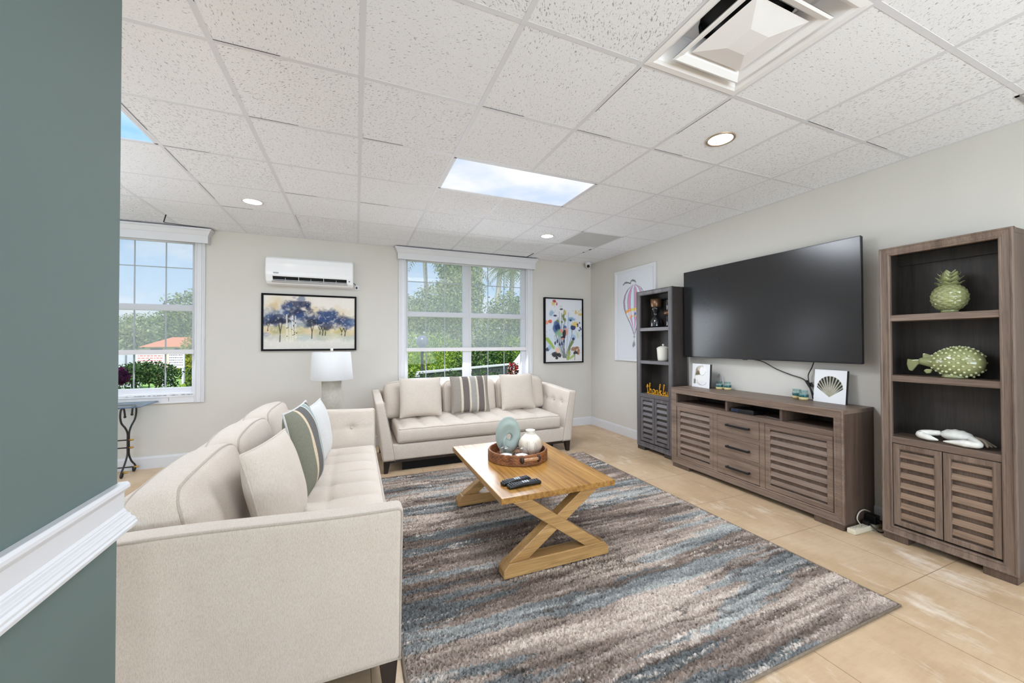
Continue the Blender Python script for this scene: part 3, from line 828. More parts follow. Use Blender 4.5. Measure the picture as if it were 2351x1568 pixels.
tag(b.build('cable', plain('grey_wall_cable', (150,150,150), 0.5)), 'grey looped cable on the wall behind the conch print', 'cable')
# candle jars
jar_glass = glassy('jar_glass', (235,245,245), 0.5)
def jar(lab, x, y):
    t = thing('candle_jar', lab, 'candle', (x, y, .8735), group='small teal candle jars')
    b = MB(); b.lathe([(.001,0),(.026,0),(.033,.006),(.035,.022),(.034,.026)], 24); b.build('cream_base', plain('jar_cream', (214,196,146), 0.4), t)
    b = MB(); b.lathe([(.034,.026),(.036,.034),(.035,.048),(.034,.050)], 24, fn=lambda a, z: 1+.02*math.sin(a*5)); b.build('teal_band', plain('jar_teal', (34,88,92), 0.25, var=0.45, nscale=60), t)
    b = MB(); b.lathe([(.0345,.050),(.033,.056),(.031,.064),(.032,.082),(.033,.083),(.030,.083),(.029,.064)], 24, caps=False); b.build('glass_rim', jar_glass, t)
    b = MB(); b.lathe([(.001,.049),(.028,.049),(.028,.052),(.001,.052)], 20, caps=False); b.tube([(0,0,.05),(0,.002,.064)], .0012, 5); b.build('wax', plain('wax_pale', (196,206,200), 0.5), t)
jar('small teal candle jar closest to the conch shell print', 3.545, 2.912)
jar('small teal candle jar second from the conch shell print', 3.575, 2.84)
jar('small teal candle jar in back of the pair beside the hanging cables', 3.59, 2.165)
jar('small teal candle jar in front of the pair, closest to the scallop print', 3.545, 2.085)

# ------------------------------------------------------------------ brown bookcase ornaments
t = thing('pineapple_figurine', 'glossy green ceramic pineapple on the top shelf of the brown bookcase', 'figurine', (3.535, 1.195, 1.5565))
def pine(p):
    a = math.atan2(p.y, p.x); z = p.z
    u = a*10/PI; v = math.asin(max(-1, min(1, z)))*6.0
    p1 = u+v; p2 = u-v
    d = max(abs((p1 % 2)-1), abs((p2 % 2)-1))
    return 1.0 + .075*(1-d)**.9*(1-abs(z)**4)
b = MB(); b.ell((0,0,.099), (.083,.083,.092), 180, 96, fn=pine); b.lathe([(.001,0.001),(.036,0.001),(.04,.008),(.04,.03)], 28); b.build('body', M['green'], t)
b = MB()
for ring_, (n, r0, ln, z0, up) in enumerate(((8,.026,.052,.178,.40),(7,.024,.054,.198,.65),(6,.018,.054,.216,.95),(5,.010,.046,.232,1.3))):
    for k in range(n):
        a = 2*PI*(k+.5*ring_)/n; ca, sa = math.cos(a), math.sin(a); rows = []
        for s in range(6):
            q = s/5; rr = r0+ln*q*math.cos(math.atan(up))*(1-.1*q)+.0; zz = z0+ln*math.sin(math.atan(up))*q*(1+.25*q); w = .026*math.sin(PI*min(.98, .25+q*.75))**.8; th = .004*(1-q)+.001
            rows.append([(ca*(rr-th)-sa*0, sa*(rr-th), zz), (ca*rr-sa*w, sa*rr+ca*w, zz-.002), (ca*(rr+th), sa*(rr+th), zz-.001), (ca*rr+sa*w, sa*rr-ca*w, zz-.002)])
        b.grid(rows, cv=True)
b.lathe([(.034,.172),(.03,.19),(.024,.21),(.014,.235),(.004,.25)], 20); b.build('leaf_crown', M['green'], t)

t = thing('puffer_fish_figurine', 'spiky green ceramic puffer fish on the middle shelf of the brown bookcase', 'figurine', (3.535, 1.175, 1.1405))
b = MB()
def fish(p):
    return 1.0
rows = []
for i in range(33):   # body of revolution along +y (tail) to -y (head)
    q = i/32; y = -.135+.30*q
    r = .098*math.sin(PI*min(1, (q*1.12+.02))**.85)**.62 if q < .80 else .0
    if q >= .70: r = max(r, .022+.028*(1-sum([(q-.70)/.30])))
    if i == 0: r = .004
    rows.append([(.85*r*math.cos(2*PI*k/28), y, .098+r*1.0*math.sin(2*PI*k/28)) for k in range(28)])
b.grid(rows, cv=True); b.add(rows[-1], [tuple(range(28))])
b.build('body', M['green'], t)
b = MB(); cnt = 0
for i in range(12):
    q = .05+.72*i/11; y = -.135+.30*q; r = .098*math.sin(PI*min(1, (q*1.12+.02))**.85)**.62
    nn = max(5, int(15*r/.098))
    for k in range(nn):
        a = 2*PI*(k+.5*(i % 2))/nn
        c = (.85*r*math.cos(a), y, .098+r*math.sin(a))
        if c[2] < .012: continue
        dirn = Vector((math.cos(a), (q-.45)*-.0, math.sin(a)))
        b.ell((c[0]+dirn.x*.003, c[1], c[2]+dirn.z*.003), (.0075,.0075,.0075), 8, 6)
b.build('spikes', plain('pale_green_glaze', (196,202,156), 0.15, coat=0.4), t)
def fin(name, poly, x0, x1):
    b = MB(); b.prism(poly, x0, x1, 'x'); return b.build(name, M['green'], t, bevel=0.005, seg=3)
fin('tail_fin', [(.15,.085),(.175,.075),(.205,.028),(.222,.035),(.232,.075),(.228,.112),(.200,.108),(.165,.112)], -.009, .009)
fin('dorsal_fin', [(.085,.130),(.135,.110),(.150,.125),(.150,.150),(.138,.154)], -.008, .008)
fin('pelvic_fin', [(.095,.048),(.125,.050),(.138,.038),(.125,.018),(.105,.022)], -.03, -.016)
b = MB(); b.lathe([(.001,0),(.055,0),(.06,.008),(.045,.03)], 20); b.build('base', M['green'], t)

t = thing('crab_figurine', 'white carved crab lying on the ledge of the brown bookcase', 'figurine', (3.50, 1.175, .727))
wc = plain('bleached_white', (222,220,212), 0.6, var=0.08, nscale=40, bstr=0.3, bscale=160)
gc = plain('weathered_taupe', (150,136,120), 0.7, var=0.2, nscale=40)
b = MB(); b.ell((.045,.0,.042), (.055,.075,.038), 32, 20, fn=lambda p: 1+.05*math.sin(p.y*14)*max(0,p.z)); b.build('shell', wc, t)
def limb(name, pts, rad, mat, par=None):
    b = MB(); P = smooth_path(pts, 6); n = len(P)-1; k = len(rad)-1
    rr = []
    for i in range(n+1):
        q = i/n*k; f = int(min(k-1, q)); rr.append(rad[f]+(rad[f+1]-rad[f])*(q-f))
    b.tube(P, rr, 12); return b.build(name, mat, par or t)
limb('claw', [(.03,.07,.045),(.0,.12,.04),(-.02,.145,.026),(-.035,.10,.016),(-.04,.055,.010)], [.016,.020,.026,.019,.003], wc)
limb('claw', [(.03,-.06,.045),(-.01,-.10,.030),(-.035,-.115,.018),(-.045,-.06,.017),(-.048,.03,.010)], [.016,.020,.019,.022,.003], wc)
for k in range(3):
    limb('leg', [(.07,-.05-.01*k,.04),(.075-.025*k,-.10-.01*k,.034),(.06-.03*k,-.14,.016),(.05-.03*k,-.165+.01*k,.008)], [.012,.010,.008,.003], gc)
for k in range(2):
    limb('leg', [(.08,.05+.01*k,.04),(.09-.02*k,.10,.034),(.085-.02*k,.13,.012)], [.010,.009,.003], gc)

# ------------------------------------------------------------------ grey bookcase ornaments
bl = plain('black_glaze', (26,26,29), 0.14, coat=0.5); bz = plain('bronze_band', (112,84,62), 0.35, metal=0.6, var=0.15, nscale=30)
def hour(lab, x, y, flip=False):
    t = thing('hourglass_vase', lab, 'vase', (x, y, 1.5565), group='black hourglass vases')
    b = MB()
    if not flip:
        b.lathe([(.001,0),(.070,0),(.074,.02),(.072,.09),(.055,.13),(.030,.155),(.026,.165),(.032,.185),(.052,.23),(.060,.262)], 32); b.build('body', bl, t)
        b = MB(); b.lathe([(.060,.262),(.067,.29),(.068,.36),(.060,.365),(.055,.36),(.05,.30)], 32, caps=False); b.build('rim_band', bz, t)
    else:
        b.lathe([(.001,0),(.045,0),(.048,.02),(.046,.13),(.04,.14)], 32); b.lathe([(.04,.20),(.046,.21),(.048,.33),(.04,.34)], 32); b.build('body', bl, t)
        b = MB(); b.lathe([(.04,.14),(.066,.15),(.074,.17),(.066,.19),(.04,.20)], 32); b.build('rim_band', bz, t)
hour('black hourglass vase with bronze rim on the grey bookcase', 3.515, 3.80)
hour('slimmer dark vase with bronze middle half hidden by the grey bookcase frame', 3.515, 3.565, True)
t = thing('lidded_canister', 'cream lidded canister on the middle shelf of the grey bookcase', 'canister', (3.51, 3.675, 1.1408))
b = MB(); b.lathe([(.001,0),(.055,0),(.064,.008),(.068,.03),(.076,.14),(.077,.15),(.07,.15)], 40); b.build('jar', M['ceramic'], t)
b = MB(); b.lathe([(.079,.150),(.080,.156),(.060,.172),(.03,.184),(.012,.186),(.008,.192),(.015,.200),(.012,.208),(.001,.21)], 40); b.build('lid', M['ceramic'], t)
# gold script word
t = thing('word_ornament', 'gold script thankful word ornament on the grey bookcase ledge', 'ornament', (3.45, 3.905, .7205))
strokes = [  # (x to the reader's right, height) in letter units
 [(0,.5),(.10,.95),(.12,.55),(.12,.15),(.2,.03),(.3,.15)], [(-.05,.68),(.25,.72)],
 [(.3,.15),(.42,.75),(.44,1.05),(.36,1.0),(.36,.5),(.36,.03),(.40,.35),(.5,.45),(.55,.3),(.55,.05),(.65,.12)],
 [(.95,.4),(.8,.45),(.72,.25),(.8,.03),(.93,.15),(.96,.42),(.96,.1),(1.05,.08)],
 [(1.05,.08),(1.1,.4),(1.1,.03),(1.15,.33),(1.25,.42),(1.3,.25),(1.3,.05),(1.42,.12)],
 [(1.42,.12),(1.6,.75),(1.62,1.05),(1.53,1.0),(1.5,.5),(1.5,.03),(1.55,.3),(1.7,.42),(1.65,.26),(1.55,.24),(1.72,.03),(1.85,.12)],
 [(1.85,.12),(2.05,.75),(2.06,1.05),(1.97,1.0),(1.95,.4),(1.95,-.0),(2.02,.05),(2.0,.22),(2.12,.2)],
 [(2.12,.2),(2.16,.42),(2.18,.1),(2.28,.03),(2.36,.2),(2.38,.42),(2.38,.1),(2.48,.1)],
 [(2.48,.1),(2.62,.75),(2.63,1.05),(2.55,1.0),(2.54,.4),(2.56,.05),(2.68,.1)]]
b = MB()
for s in strokes: b.tube(smooth_path([(0.0015*(i % 2), -x*.150, .006+z*.118) for i, (x, z) in enumerate(s)], 5), .0062, 8)
b.build('script', M['gold'], t)
b = MB(); b.box(-.008, -.40, 0, .012, .0, .006); b.build('base_bar', M['gold'], t, bevel=.001)

# power strip with plugs
t = thing('power_strip', 'beige power strip with two black plugs on the floor between the cabinets', 'power strip', (3.50, 1.605, 0), math.radians(-2))
b = MB(); b.box(-.24, -.026, .0, .13, .026, .036); b.build('housing', plain('beige_plastic', (206,198,176), 0.4, var=0.02), t, bevel=0.006, seg=3)
ivory = plain('socket_ivory', (224,218,200), 0.4)
for k in range(5):
    x = -.19+.070*k; b = MB(); b.box(x-.018,-.016,.0355,x+.018,.016,.0368); so_ = b.build('socket', ivory, t)
    if k < 2:
        for dx, dy in ((-.008,-.006),(-.008,.006),(.008,0)):
            b = MB(); b.box(x+dx-.004, dy-.0016, .0366, x+dx+.004, dy+.0016, .0374); b.build('slot', M['dark'], so_)
b = MB(); b.box(-.07,-.018,.036,-.035,.018,.064); b.tube(smooth_path([(-.052,-.016,.05),(-.05,-.04,.03),(-.03,-.065,.006),(.0,-.075,.005)]), .004, 8); b.build('plug', M['black'], t, bevel=0.004)
b = MB(); b.box(-.01,-.030,.036,.05,.034,.095); b.tube(smooth_path([(.02,-.02,.07),(.04,-.05,.05),(.05,-.07,.022),(.07,-.072,.014)]), .012, 10); b.build('adapter', M['black'], t, bevel=0.006)
b = MB(); b.tube(smooth_path([(-.09,.022,.036),(-.11,.030,.075),(-.08,.032,.115),(-.02,.032,.125),(.05,.03,.10)]), .0045, 8); b.build('cord', plain('beige_cord', (190,182,164), 0.5), t)
# ================================================================== sofas (local: x width, front at y=0 facing -y, back at y=.97)
def smst(a, b, x):
    t = max(0, min(1, (x-a)/(b-a))); return t*t*(3-2*t)
def loop_pts(hx, hz, r, y, post, n=6):
    out = []
    for sx, sz, a0 in ((1,1,0),(-1,1,90),(-1,-1,180),(1,-1,270)):
        for k in range(n+1):
            a = math.radians(a0+90*k/n)
            out.append((sx*(hx-r)+r*math.cos(a), y, sz*(hz-r)+r*math.sin(a)))
    full = []
    for i in range(len(out)):
        a, b_ = out[i], out[(i+1) % len(out)]
        m = max(1, int((Vector(a)-Vector(b_)).length/.05))
        for k in range(m): full.append(tuple(a[q]+(b_[q]-a[q])*k/m for q in range(3)))
    return [post(*p) for p in full]
def make_sofa(lab, loc, rz):
    t = thing('sofa', lab, 'sofa', loc, rz, group='matching linen sofas')
    b = MB(); b.rbox((1.115,.465,.085), .018, (10,4,1), lambda x,y,z: (x, .485+y, .215+z)); b.build('seat_frame', M['sofa'], t)
    b = MB(); b.rbox((1.10,.05,.33), .03, (10,2,4), lambda x,y,z: (x, .89+y+.10*(z+.33)/.66-.04, .455+z)); b.build('back_frame', M['sofa'], t)
    for s in (-1, 1):
        hx, hy, hz = .06, .475, .3125
        dim = [(.20,.60),(.42,.60),(.64,.60)]
        def post(x, y, z, s=s):
            w = (z+hz)/(2*hz); yy = .475+y
            rise = .030*smst(.05, .8, yy)*w
            outer = 1.13+.075*w**1.3; inner = 1.0+.115*w**1.15
            q = (x+hx)/(2*hx); X = inner+(outer-inner)*q
            zz = .13+(z+hz)+rise
            if x < -hx+.012:
                d = 0
                for py, pz in dim:
                    r2 = (yy-py)**2+(zz-pz)**2; d += .020*math.exp(-r2/.0011)+.012*math.exp(-r2/.012)
                d += .005*math.exp(-((zz-.60)/.012)**2)
                X += d
            return (s*X, yy, zz)
        b = MB(); b.rbox((hx,hy,hz), .022, (1,44,30), post)
        a = b.build('arm', M['sofa'], t)
        b = MB(); r = .022
        for qx in (hx-r+.0165, -hx+r-.0165):
            P = [post(qx, -hy+r-.0165, z) for z in np.linspace(-hz, hz-r, 16)]
            P += [post(qx, -hy+r-.0165*math.cos(k), hz-r+.0165*math.sin(k)) for k in (.4,.8,1.2)]
            if qx > 0: P += [post(qx, y, hz-r+.0165) for y in np.linspace(-hy+r, hy-r, 20)]
            b.tube(P, .0045, 6)
        b.tube([post(hx-r+.0165, y, -hz+.006) for y in np.linspace(-hy, hy-r, 12)], .004, 6)
        b.build('piping', M['piping'], a)
        b = MB()
        for py, pz in dim: 
            w = (pz-.13)/.63; X = 1.0+.115*w**1.15+.028
            b.ell((s*(X-.004), py, pz), (.006,.011,.011), 12, 8)
        b.build('buttons', M['sofa'], a)
    # bench seat
    hx, hy, hz, r = .985, .405, .078, .034
    step = .232
    def seat(x, y, z):
        X, Y, Z = x, y+.413, z+.382
        ex = min(1, (hx-abs(x))/.10); ey = min(1, (hy-abs(y))/.09); e = max(0, min(ex, ey))
        if z > 0:
            kx = abs(((x/step+.5) % 1)-.5)*step
            dy1 = abs(y+.10); 
            v = .034*(1-abs(math.sin(PI*(kx/step)))**.55) + .008*math.exp(-(dy1/.010)**2) + .012*math.exp(-(kx*kx+dy1*dy1)/.0012)
            Z += e*(.030 - v) + .006*e*math.sin(x*3.1+1)
        if y < -hy+r+.001 and abs(z) < hz: Y -= .010*(1-(z/hz)**2)
        return (X, Y, Z)
    b = MB(); b.rbox((hx,hy,hz), r, (190,44,2), seat); sc_ = b.build('seat_cushion', M['sofa'], t)
    b = MB()
    for sz in (1, -1):
        P = [seat(x, -hy+r*.29, sz*(hz-r*.29)) for x in np.linspace(-hx+.02, hx-.02, 60)]
        b.tube(P, .0048, 6)
    b.build('piping', M['piping'], sc_)
    # three boxed back cushions
    hx, hy, hz, r = .357, .084, .214, .055
    for k in range(3):
        cxx = (k-1)*.724
        def bc(x, y, z, cxx=cxx, k=k):
            pf = max(0, 1-(x/hx)**2)*max(0, 1-(z/hz)**2)
            yy = y+(.050 if y < 0 else .03)*pf**.8*(1 if y > 0 else -1)
            if abs(z) > hz-r: z = z+.026*max(0, 1-(x/hx)**2)**.7*(1 if z > 0 else -.3)
            z += .004*math.sin(x*9+k*2)-(.020*(abs(x)/hx)**6 if z > 0 else 0)
            a = math.radians(-12); c, s_ = math.cos(a), math.sin(a)
            y2 = yy*c-z*s_; z2 = yy*s_+z*c
            return (cxx+x, .757+y2, .662+z2)
        b = MB(); b.rbox((hx,hy,hz), r, (22,3,14), bc); cu = b.build('back_cushion', M['sofa'], t)
        b = MB()
        for sy in (-1, 1): b.tube(loop_pts(hx-r*.29, hz-r*.29, r*.9, sy*(hy-r*.29), bc), .0050, 6, closed=True)
        b.build('piping', M['piping'], cu)
    b = MB(); b.box(-1.06, .03, .104, 1.06, .055, .132); b.box(-1.06, .88, .104, 1.06, .905, .132); b.box(-1.085, .04, .104, -1.06, .90, .132); b.box(1.06, .04, .104, 1.085, .90, .132)
    b.build('base_rail', M['espresso'], t)
    b = MB(); b.box(-1.06, .055, .112, 1.06, .88, .131); b.box(-.92, .10, .0, .92, .13, .112); b.build('dust_cover_and_shade', M['dark'], t)  # underside cover, plus a dark upright board standing in for the shade below
    for sx in (-1, 1):
        for y in (.012, .86):
            b = MB(); x0, x1 = sorted((sx*1.05, sx*1.118)); x2, x3 = sorted((sx*1.075, sx*1.115))
            b.add([(x2,y+.012,0),(x3,y+.012,0),(x3,y+.052,0),(x2,y+.052,0),(x0,y,.132),(x1,y,.132),(x1,y+.07,.132),(x0,y+.07,.132)], [(0,3,2,1),(4,5,6,7),(0,1,5,4),(1,2,6,5),(2,3,7,6),(3,0,4,7)])
            b.build('leg', M['espresso'], t, bevel=0.003)
    return t
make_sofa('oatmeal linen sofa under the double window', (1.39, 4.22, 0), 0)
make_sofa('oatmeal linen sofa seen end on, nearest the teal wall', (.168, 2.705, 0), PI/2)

# ------------------------------------------------------------------ throw pillows
def pillow(lab, loc, rot, w, h, th, mat, pip, seed=0, group='beige throw pillows'):
    """lower edge centre at the origin, face towards -y"""
    n = 34
    def pos(u, v, side):
        eu = 1-.055*(1-v*v); ev = 1-.045*(1-u*u)
        x = w/2*u*eu; z = h/2*v*ev
        d = th/2*max(0, (1-abs(u)**2.6))**.55*max(0, (1-abs(v)**2.6))**.55
        d += .004*math.sin(7*u+seed)*math.cos(5*v+seed*2)*(1-u*u)*(1-v*v)
        z -= .02*(1-u*u)*max(0, -v)*.0
        return (x, side*d, z+h/2*.955)
    lin_ = [math.sin(PI/2*(-1+2*i/(n-1))) for i in range(n)]
    b = MB()
    for side in (-1, 1): b.grid([[pos(u, v, side) for v in lin_] for u in lin_])
    o = b.build('throw_pillow', mat); o.location = loc; o.rotation_euler = rot
    tag(o, lab, 'pillow', group)
    E = [pos(u, -1, 1) for u in lin_] + [pos(1, v, 1) for v in lin_[1:]] + [pos(u, 1, 1) for u in lin_[::-1][1:]] + [pos(-1, v, 1) for v in lin_[::-1][1:-1]]
    b = MB(); b.tube(E, .0055, 6, closed=True); b.build('piping', pip, o)
    return o
tan, gd, gl, cr = (150,142,132), (112,103,99), (158,154,148), (206,196,178)
M['str1'] = stripes('striped_pillow_grey', 0, [(0, tan), (.370, cr), (.395, gd), (.475, cr), (.497, gl), (.570, cr), (.592, gd), (.670, cr), (.69, tan)])
M['str2'] = stripes('striped_pillow_teal', 0, [(0, (126,126,112)), (.40, (214,196,168)), (.44, (106,104,102)), (.575, (216,212,202)), (.592, (150,166,166)), (.66, (216,212,202)), (.675, (106,104,102)), (.72, (150,146,138))])
lean = math.radians(-14)
SZ = .506
pillow('plain beige pillow leaning at the partition end of the window sofa', (.725, 4.68, SZ), (lean, 0, 0), .49, .46, .15, M['pillow'], M['pillow'], 1)
pillow('brown and grey striped pillow in the middle of the window sofa', (1.335, 4.66, SZ+.007), (lean, 0, 0), .49, .455, .14, M['str1'], M['str1'], 2, 'striped throw pillows')
pillow('plain beige pillow leaning at the television end of the window sofa', (1.985, 4.66, SZ+.007), (lean, 0, 0), .47, .46, .15, M['pillow'], M['pillow'], 3)
# on the near sofa the cushions face +x
pillow('beige welted pillow nearest the viewer on the near sofa', (-.285, 2.085, SZ), (lean, 0, math.radians(80)), .49, .435, .16, M['pillow'], M['pillow'], 4)
pillow('teal and charcoal striped pillow between two plain pillows on the near sofa', (-.235, 2.665, SZ), (math.radians(-12), 0, math.radians(84)), .52, .50, .15, M['str2'], M['pale'], 5, 'striped throw pillows')
pillow('pale grey pillow behind the teal striped pillow on the near sofa', (-.222, 3.20, SZ), (math.radians(-9), 0, math.radians(84)), .50, .435, .15, M['pale'], M['pale'], 6)

# ------------------------------------------------------------------ rug
def make_rug():
    x0, x1, y0, y1 = .19, 2.605, 1.076, 4.105
    nu, nv = 402, 506
    xs = np.linspace(x0, x1, nu); ys = np.linspace(y0, y1, nv); X, Y = np.meshgrid(xs, ys, indexing='ij')
    rs = np.random.RandomState(5)
    tw = Y + .060*(fbm(X*1.2, Y*1.6, 11)-.5) + .030*(fbm(X*5, Y*5, 12)-.5) + .012*(rs.rand(nu, nv)-.5)
    def L3(c): return np.array(lin(c)[:3])
    def ramp3(t, cols):
        px = np.linspace(0, 1, len(cols)); return np.stack([np.interp(t, px, [lin(c)[k] for c in cols]) for k in range(3)], -1)
    def rank(v): return np.argsort(np.argsort(v.ravel())).reshape(v.shape)/v.size
    b1 = fbm(X*.7, tw*4.6, 1, 3); b2 = fbm(X*1.3+9, tw*15, 2, 3); b3 = fbm(X*3.0+4, tw*42, 3, 3)
    t = np.clip(rank(.40*b1+.34*b2+.26*b3)+.22*(rs.rand(nu, nv)-.5), 0, 1)
    C = ramp3(t, [(112,98,90), (132,117,107), (148,132,121), (160,145,134), (172,156,145), (188,172,159), (212,197,184)])
    def over(mk, c, k): 
        return C*(1-(mk*k)[..., None])+c*(mk*k)[..., None]
    bl = rank(fbm(X*.8+3, tw*7.0+7, 21, 3)*.55+fbm(X*1.6, tw*20, 22, 3)*.45)
    C = over(sstep(.60, .68, bl), ramp3(t, [(94,103,106), (119,129,132), (140,149,151), (160,168,168), (184,190,189)]), .70)
    d1 = fbm(X*.9+2, tw*10, 31, 4); mkd = sstep(.028, .010, np.abs(d1-.5))*sstep(.42, .58, fbm(X*1.3, tw*5, 32, 2))
    d2 = fbm(X*1.1+8, tw*17, 33, 4); mkd = np.maximum(mkd, sstep(.020, .008, np.abs(d2-.5))*sstep(.48, .60, fbm(X*1.6, tw*7, 34, 2)))
    C = over(mkd, L3((76,64,60)), .70)
    l1 = fbm(X*1.0+5, tw*13, 35, 4); C = over(sstep(.018, .006, np.abs(l1-.47))*sstep(.45, .6, fbm(X*1.2, tw*6, 36, 2)), L3((226,212,200)), .75)
    C = C*(.74+.50*rs.rand(nu, nv))[..., None]
    edge = np.minimum(np.minimum(X-x0, x1-X), np.minimum(Y-y0, y1-Y))
    eb = sstep(.0, .02, edge)
    jit = (fbm(X*70, Y*70, 31, 2)-.5)*.011 + (rs.rand(nu, nv)-.5)*.013 + (b3-.5)*.010
    Z = .003+.010*eb+jit*np.clip(eb+.1, 0, 1)
    Z = np.clip(Z, .002, .0255)
    X2 = X+(rs.rand(nu, nv)-.5)*.006*eb; Y2 = Y+(rs.rand(nu, nv)-.5)*.006*eb
    X2 += (fbm(Y*3, X*0+2, 8)-.5)*.012*(1-sstep(0,.05,np.minimum(X-x0, x1-X)))
    pts = np.stack([X2.ravel(), Y2.ravel(), Z.ravel()], 1)
    o = colmesh('rug', pts, nu, nv, C.reshape(-1, 3), attr_mat('rug_pile', 1.0, 0.35, 0.05), smooth=False)
    tag(o, 'shaggy striped area rug in brown, beige and slate blue under the coffee table', 'rug')
    b = MB(); 
    for q in ((x0,y0,x1,y0),(x1,y0,x1,y1),(x1,y1,x0,y1),(x0,y1,x0,y0)): b.tube([(q[0],q[1],.006),(q[2],q[3],.006)], .006, 8)
    b.build('binding', plain('rug_binding', (122,108,92), 0.9, var=0.2, nscale=60), o)
make_rug()

# ------------------------------------------------------------------ coffee table
RZ = .026
t = thing('coffee_table', 'honey coloured wooden coffee table with crossed legs on the striped rug', 'coffee table', (1.155, 2.62, RZ))
TZ = .487-RZ
b = MB(); b.box(-.392, -.572, TZ-.038, .392, .62, TZ); b.build('tabletop', M['oak_y'], t, bevel=0.004)
for yc in (-.53, .52):
    b = MB()
    b.prism([(-.375,.0),(.34,.0),(.335,.03),(.318,.078),(-.352,.078),(-.37,.03)] if False else [(-.378,0),(.336,0),(.336,.045),(.306,.082),(-.345,.082),(-.378,.045)], yc-.045, yc+.045, 'y'); b.build('foot', M['oak_x'], t, bevel=0.005)
    for s in (1, -1):
        b = MB(); off = .006*s; w = .072
        if s > 0: pa, pb = (-.285, .075), (.215, TZ-.036)
        else: pa, pb = (.235, .075), (-.262, TZ-.036)
        b.bar((pa[0], yc+off, pa[1]), (pb[0], yc+off, pb[1]), w*.86, .062, up=(0,1,0)) if False else None
        d = (Vector((pb[0],0,pb[1]))-Vector((pa[0],0,pa[1]))).normalized(); nrm = Vector((-d.z,0,d.x))
        hw = .036
        def cut(p, z):   # beam ends cut level with foot and top
            out = []
            for q in (-hw, hw):
                o_ = Vector((p[0],0,p[1]))+nrm*q; k = (z-o_.z)/d.z; o_ = o_+d*k; out.append((o_.x, o_.z))
            return out
        a1, a2 = cut(pa, .080); c1, c2 = cut(pb, TZ-.037)
        b.prism([a1, a2, c2, c1], yc+off-.034, yc+off+.034, 'y'); b.build('cross_brace', M['oak_x'], t, bevel=0.004)
TT = .4875
# woven tray
t = thing('woven_tray', 'round brown woven rattan tray on the coffee table', 'tray', (1.153, 2.735, TT))
rat = wood('rattan', (70,36,18), (130,76,40), (176,116,68), 0, rough=0.5, across=120, along=60)
b = MB(); b.lathe([(.001,0),(.222,0),(.222,.006),(.001,.006)], 60, caps=False); b.build('tray_base', rat, t)
b = MB(); rows = []
nr, na = 28, 360
def wv(a, z):
    row = z/.068*6; k = math.floor(row); fr = row-k
    return (.5-abs(fr-.5))*2*(.6+.4*math.cos(a*46+k*PI+fr*2.0))
rows = []
for i in range(nr+1):
    z = .068*i/nr; rows.append([((.224+.007*wv(2*PI*k/na, z))*math.cos(2*PI*k/na), (.224+.007*wv(2*PI*k/na, z))*math.sin(2*PI*k/na), z) for k in range(na)])
for i in range(nr, -1, -1):
    z = max(.005, .068*i/nr); rows.append([((.213-.005*wv(2*PI*k/na, z))*math.cos(2*PI*k/na), (.213-.005*wv(2*PI*k/na, z))*math.sin(2*PI*k/na), z) for k in range(na)])
b.grid(rows, cv=True); b.tube([(.2185*math.cos(2*PI*k/90), .2185*math.sin(2*PI*k/90), .069+.002*math.sin(k*2.1)) for k in range(90)], .0075, 8, closed=True)
b.build('woven_wall', rat, t)
M['rat_l'] = wood('pale_rattan', (130,84,50), (186,134,92), (216,174,132), 2, rough=0.5, across=90, along=90)
for a0 in (math.radians(-88), math.radians(92)):
    b = MB(); b.tube([((.232)*math.cos(a0+q), (.232)*math.sin(a0+q), .046) for q in np.linspace(-.24, .24, 40)], [.013+.002*math.sin(q*1.6) for q in range(40)], 10)
    h_ = b.build('handle', M['rat_l'], t)
    b = MB()
    for q in (-.29, .29): b.ell((.232*math.cos(a0+q), .232*math.sin(a0+q), .044), (.016,.016,.024), 14, 10)
    b.build('handle_knot', plain('dark_rattan', (44,24,14), 0.6, var=0.2, nscale=80), h_)

# ring sculpture
t = thing('ring_sculpture', 'teal oval sculpture with an off-centre hole standing in the tray', 'sculpture', (1.112, 2.83, TT+.0065), math.radians(-6))
b = MB(); rows = []
na, nc = 96, 36
for i in range(na):
    a = 2*PI*i/na; ca, sa = math.cos(a), math.sin(a)
    Rx, Rz = .102, .146
    po = Vector((Rx*ca, 0, Rz*sa)); pi_ = Vector((.006+.020*ca, 0, -.012+.022*sa))
    row = []
    for k in range(nc):
        p = 2*PI*k/nc; u = .5+.5*math.cos(p)
        q = pi_.lerp(po, u)
        ph = math.atan2(q.z+.012, q.x-.006); rr = math.hypot((q.x-.006)/.10, (q.z+.012)/.13)
        sw = (ph/(2*PI)+.62-.36*rr) % 1.0                     # spiral terrace running into the hole
        dp = .040*(1-.74*sw*(1-smst(.95, 1, sw))*min(1, rr*2.5))*min(1, (1.04-min(1,rr))*4.0)**.5
        row.append((q.x, math.copysign(abs(math.sin(p))**.8, math.sin(p))*dp, q.z+.148))
    rows.append(row)
b.grid(rows, cu=True, cv=True)
b.build('body', plain('sage_teal_glaze', (150,163,156), 0.45, var=0.02), t)
b = MB(); b.lathe([(.001,0),(.05,0),(.052,.006),(.04,.014)], 24, fn=lambda a, z: 1-.45*abs(math.sin(a))); b.build('base', plain('sage_teal_base', (150,163,156), 0.45, var=0.02), t)
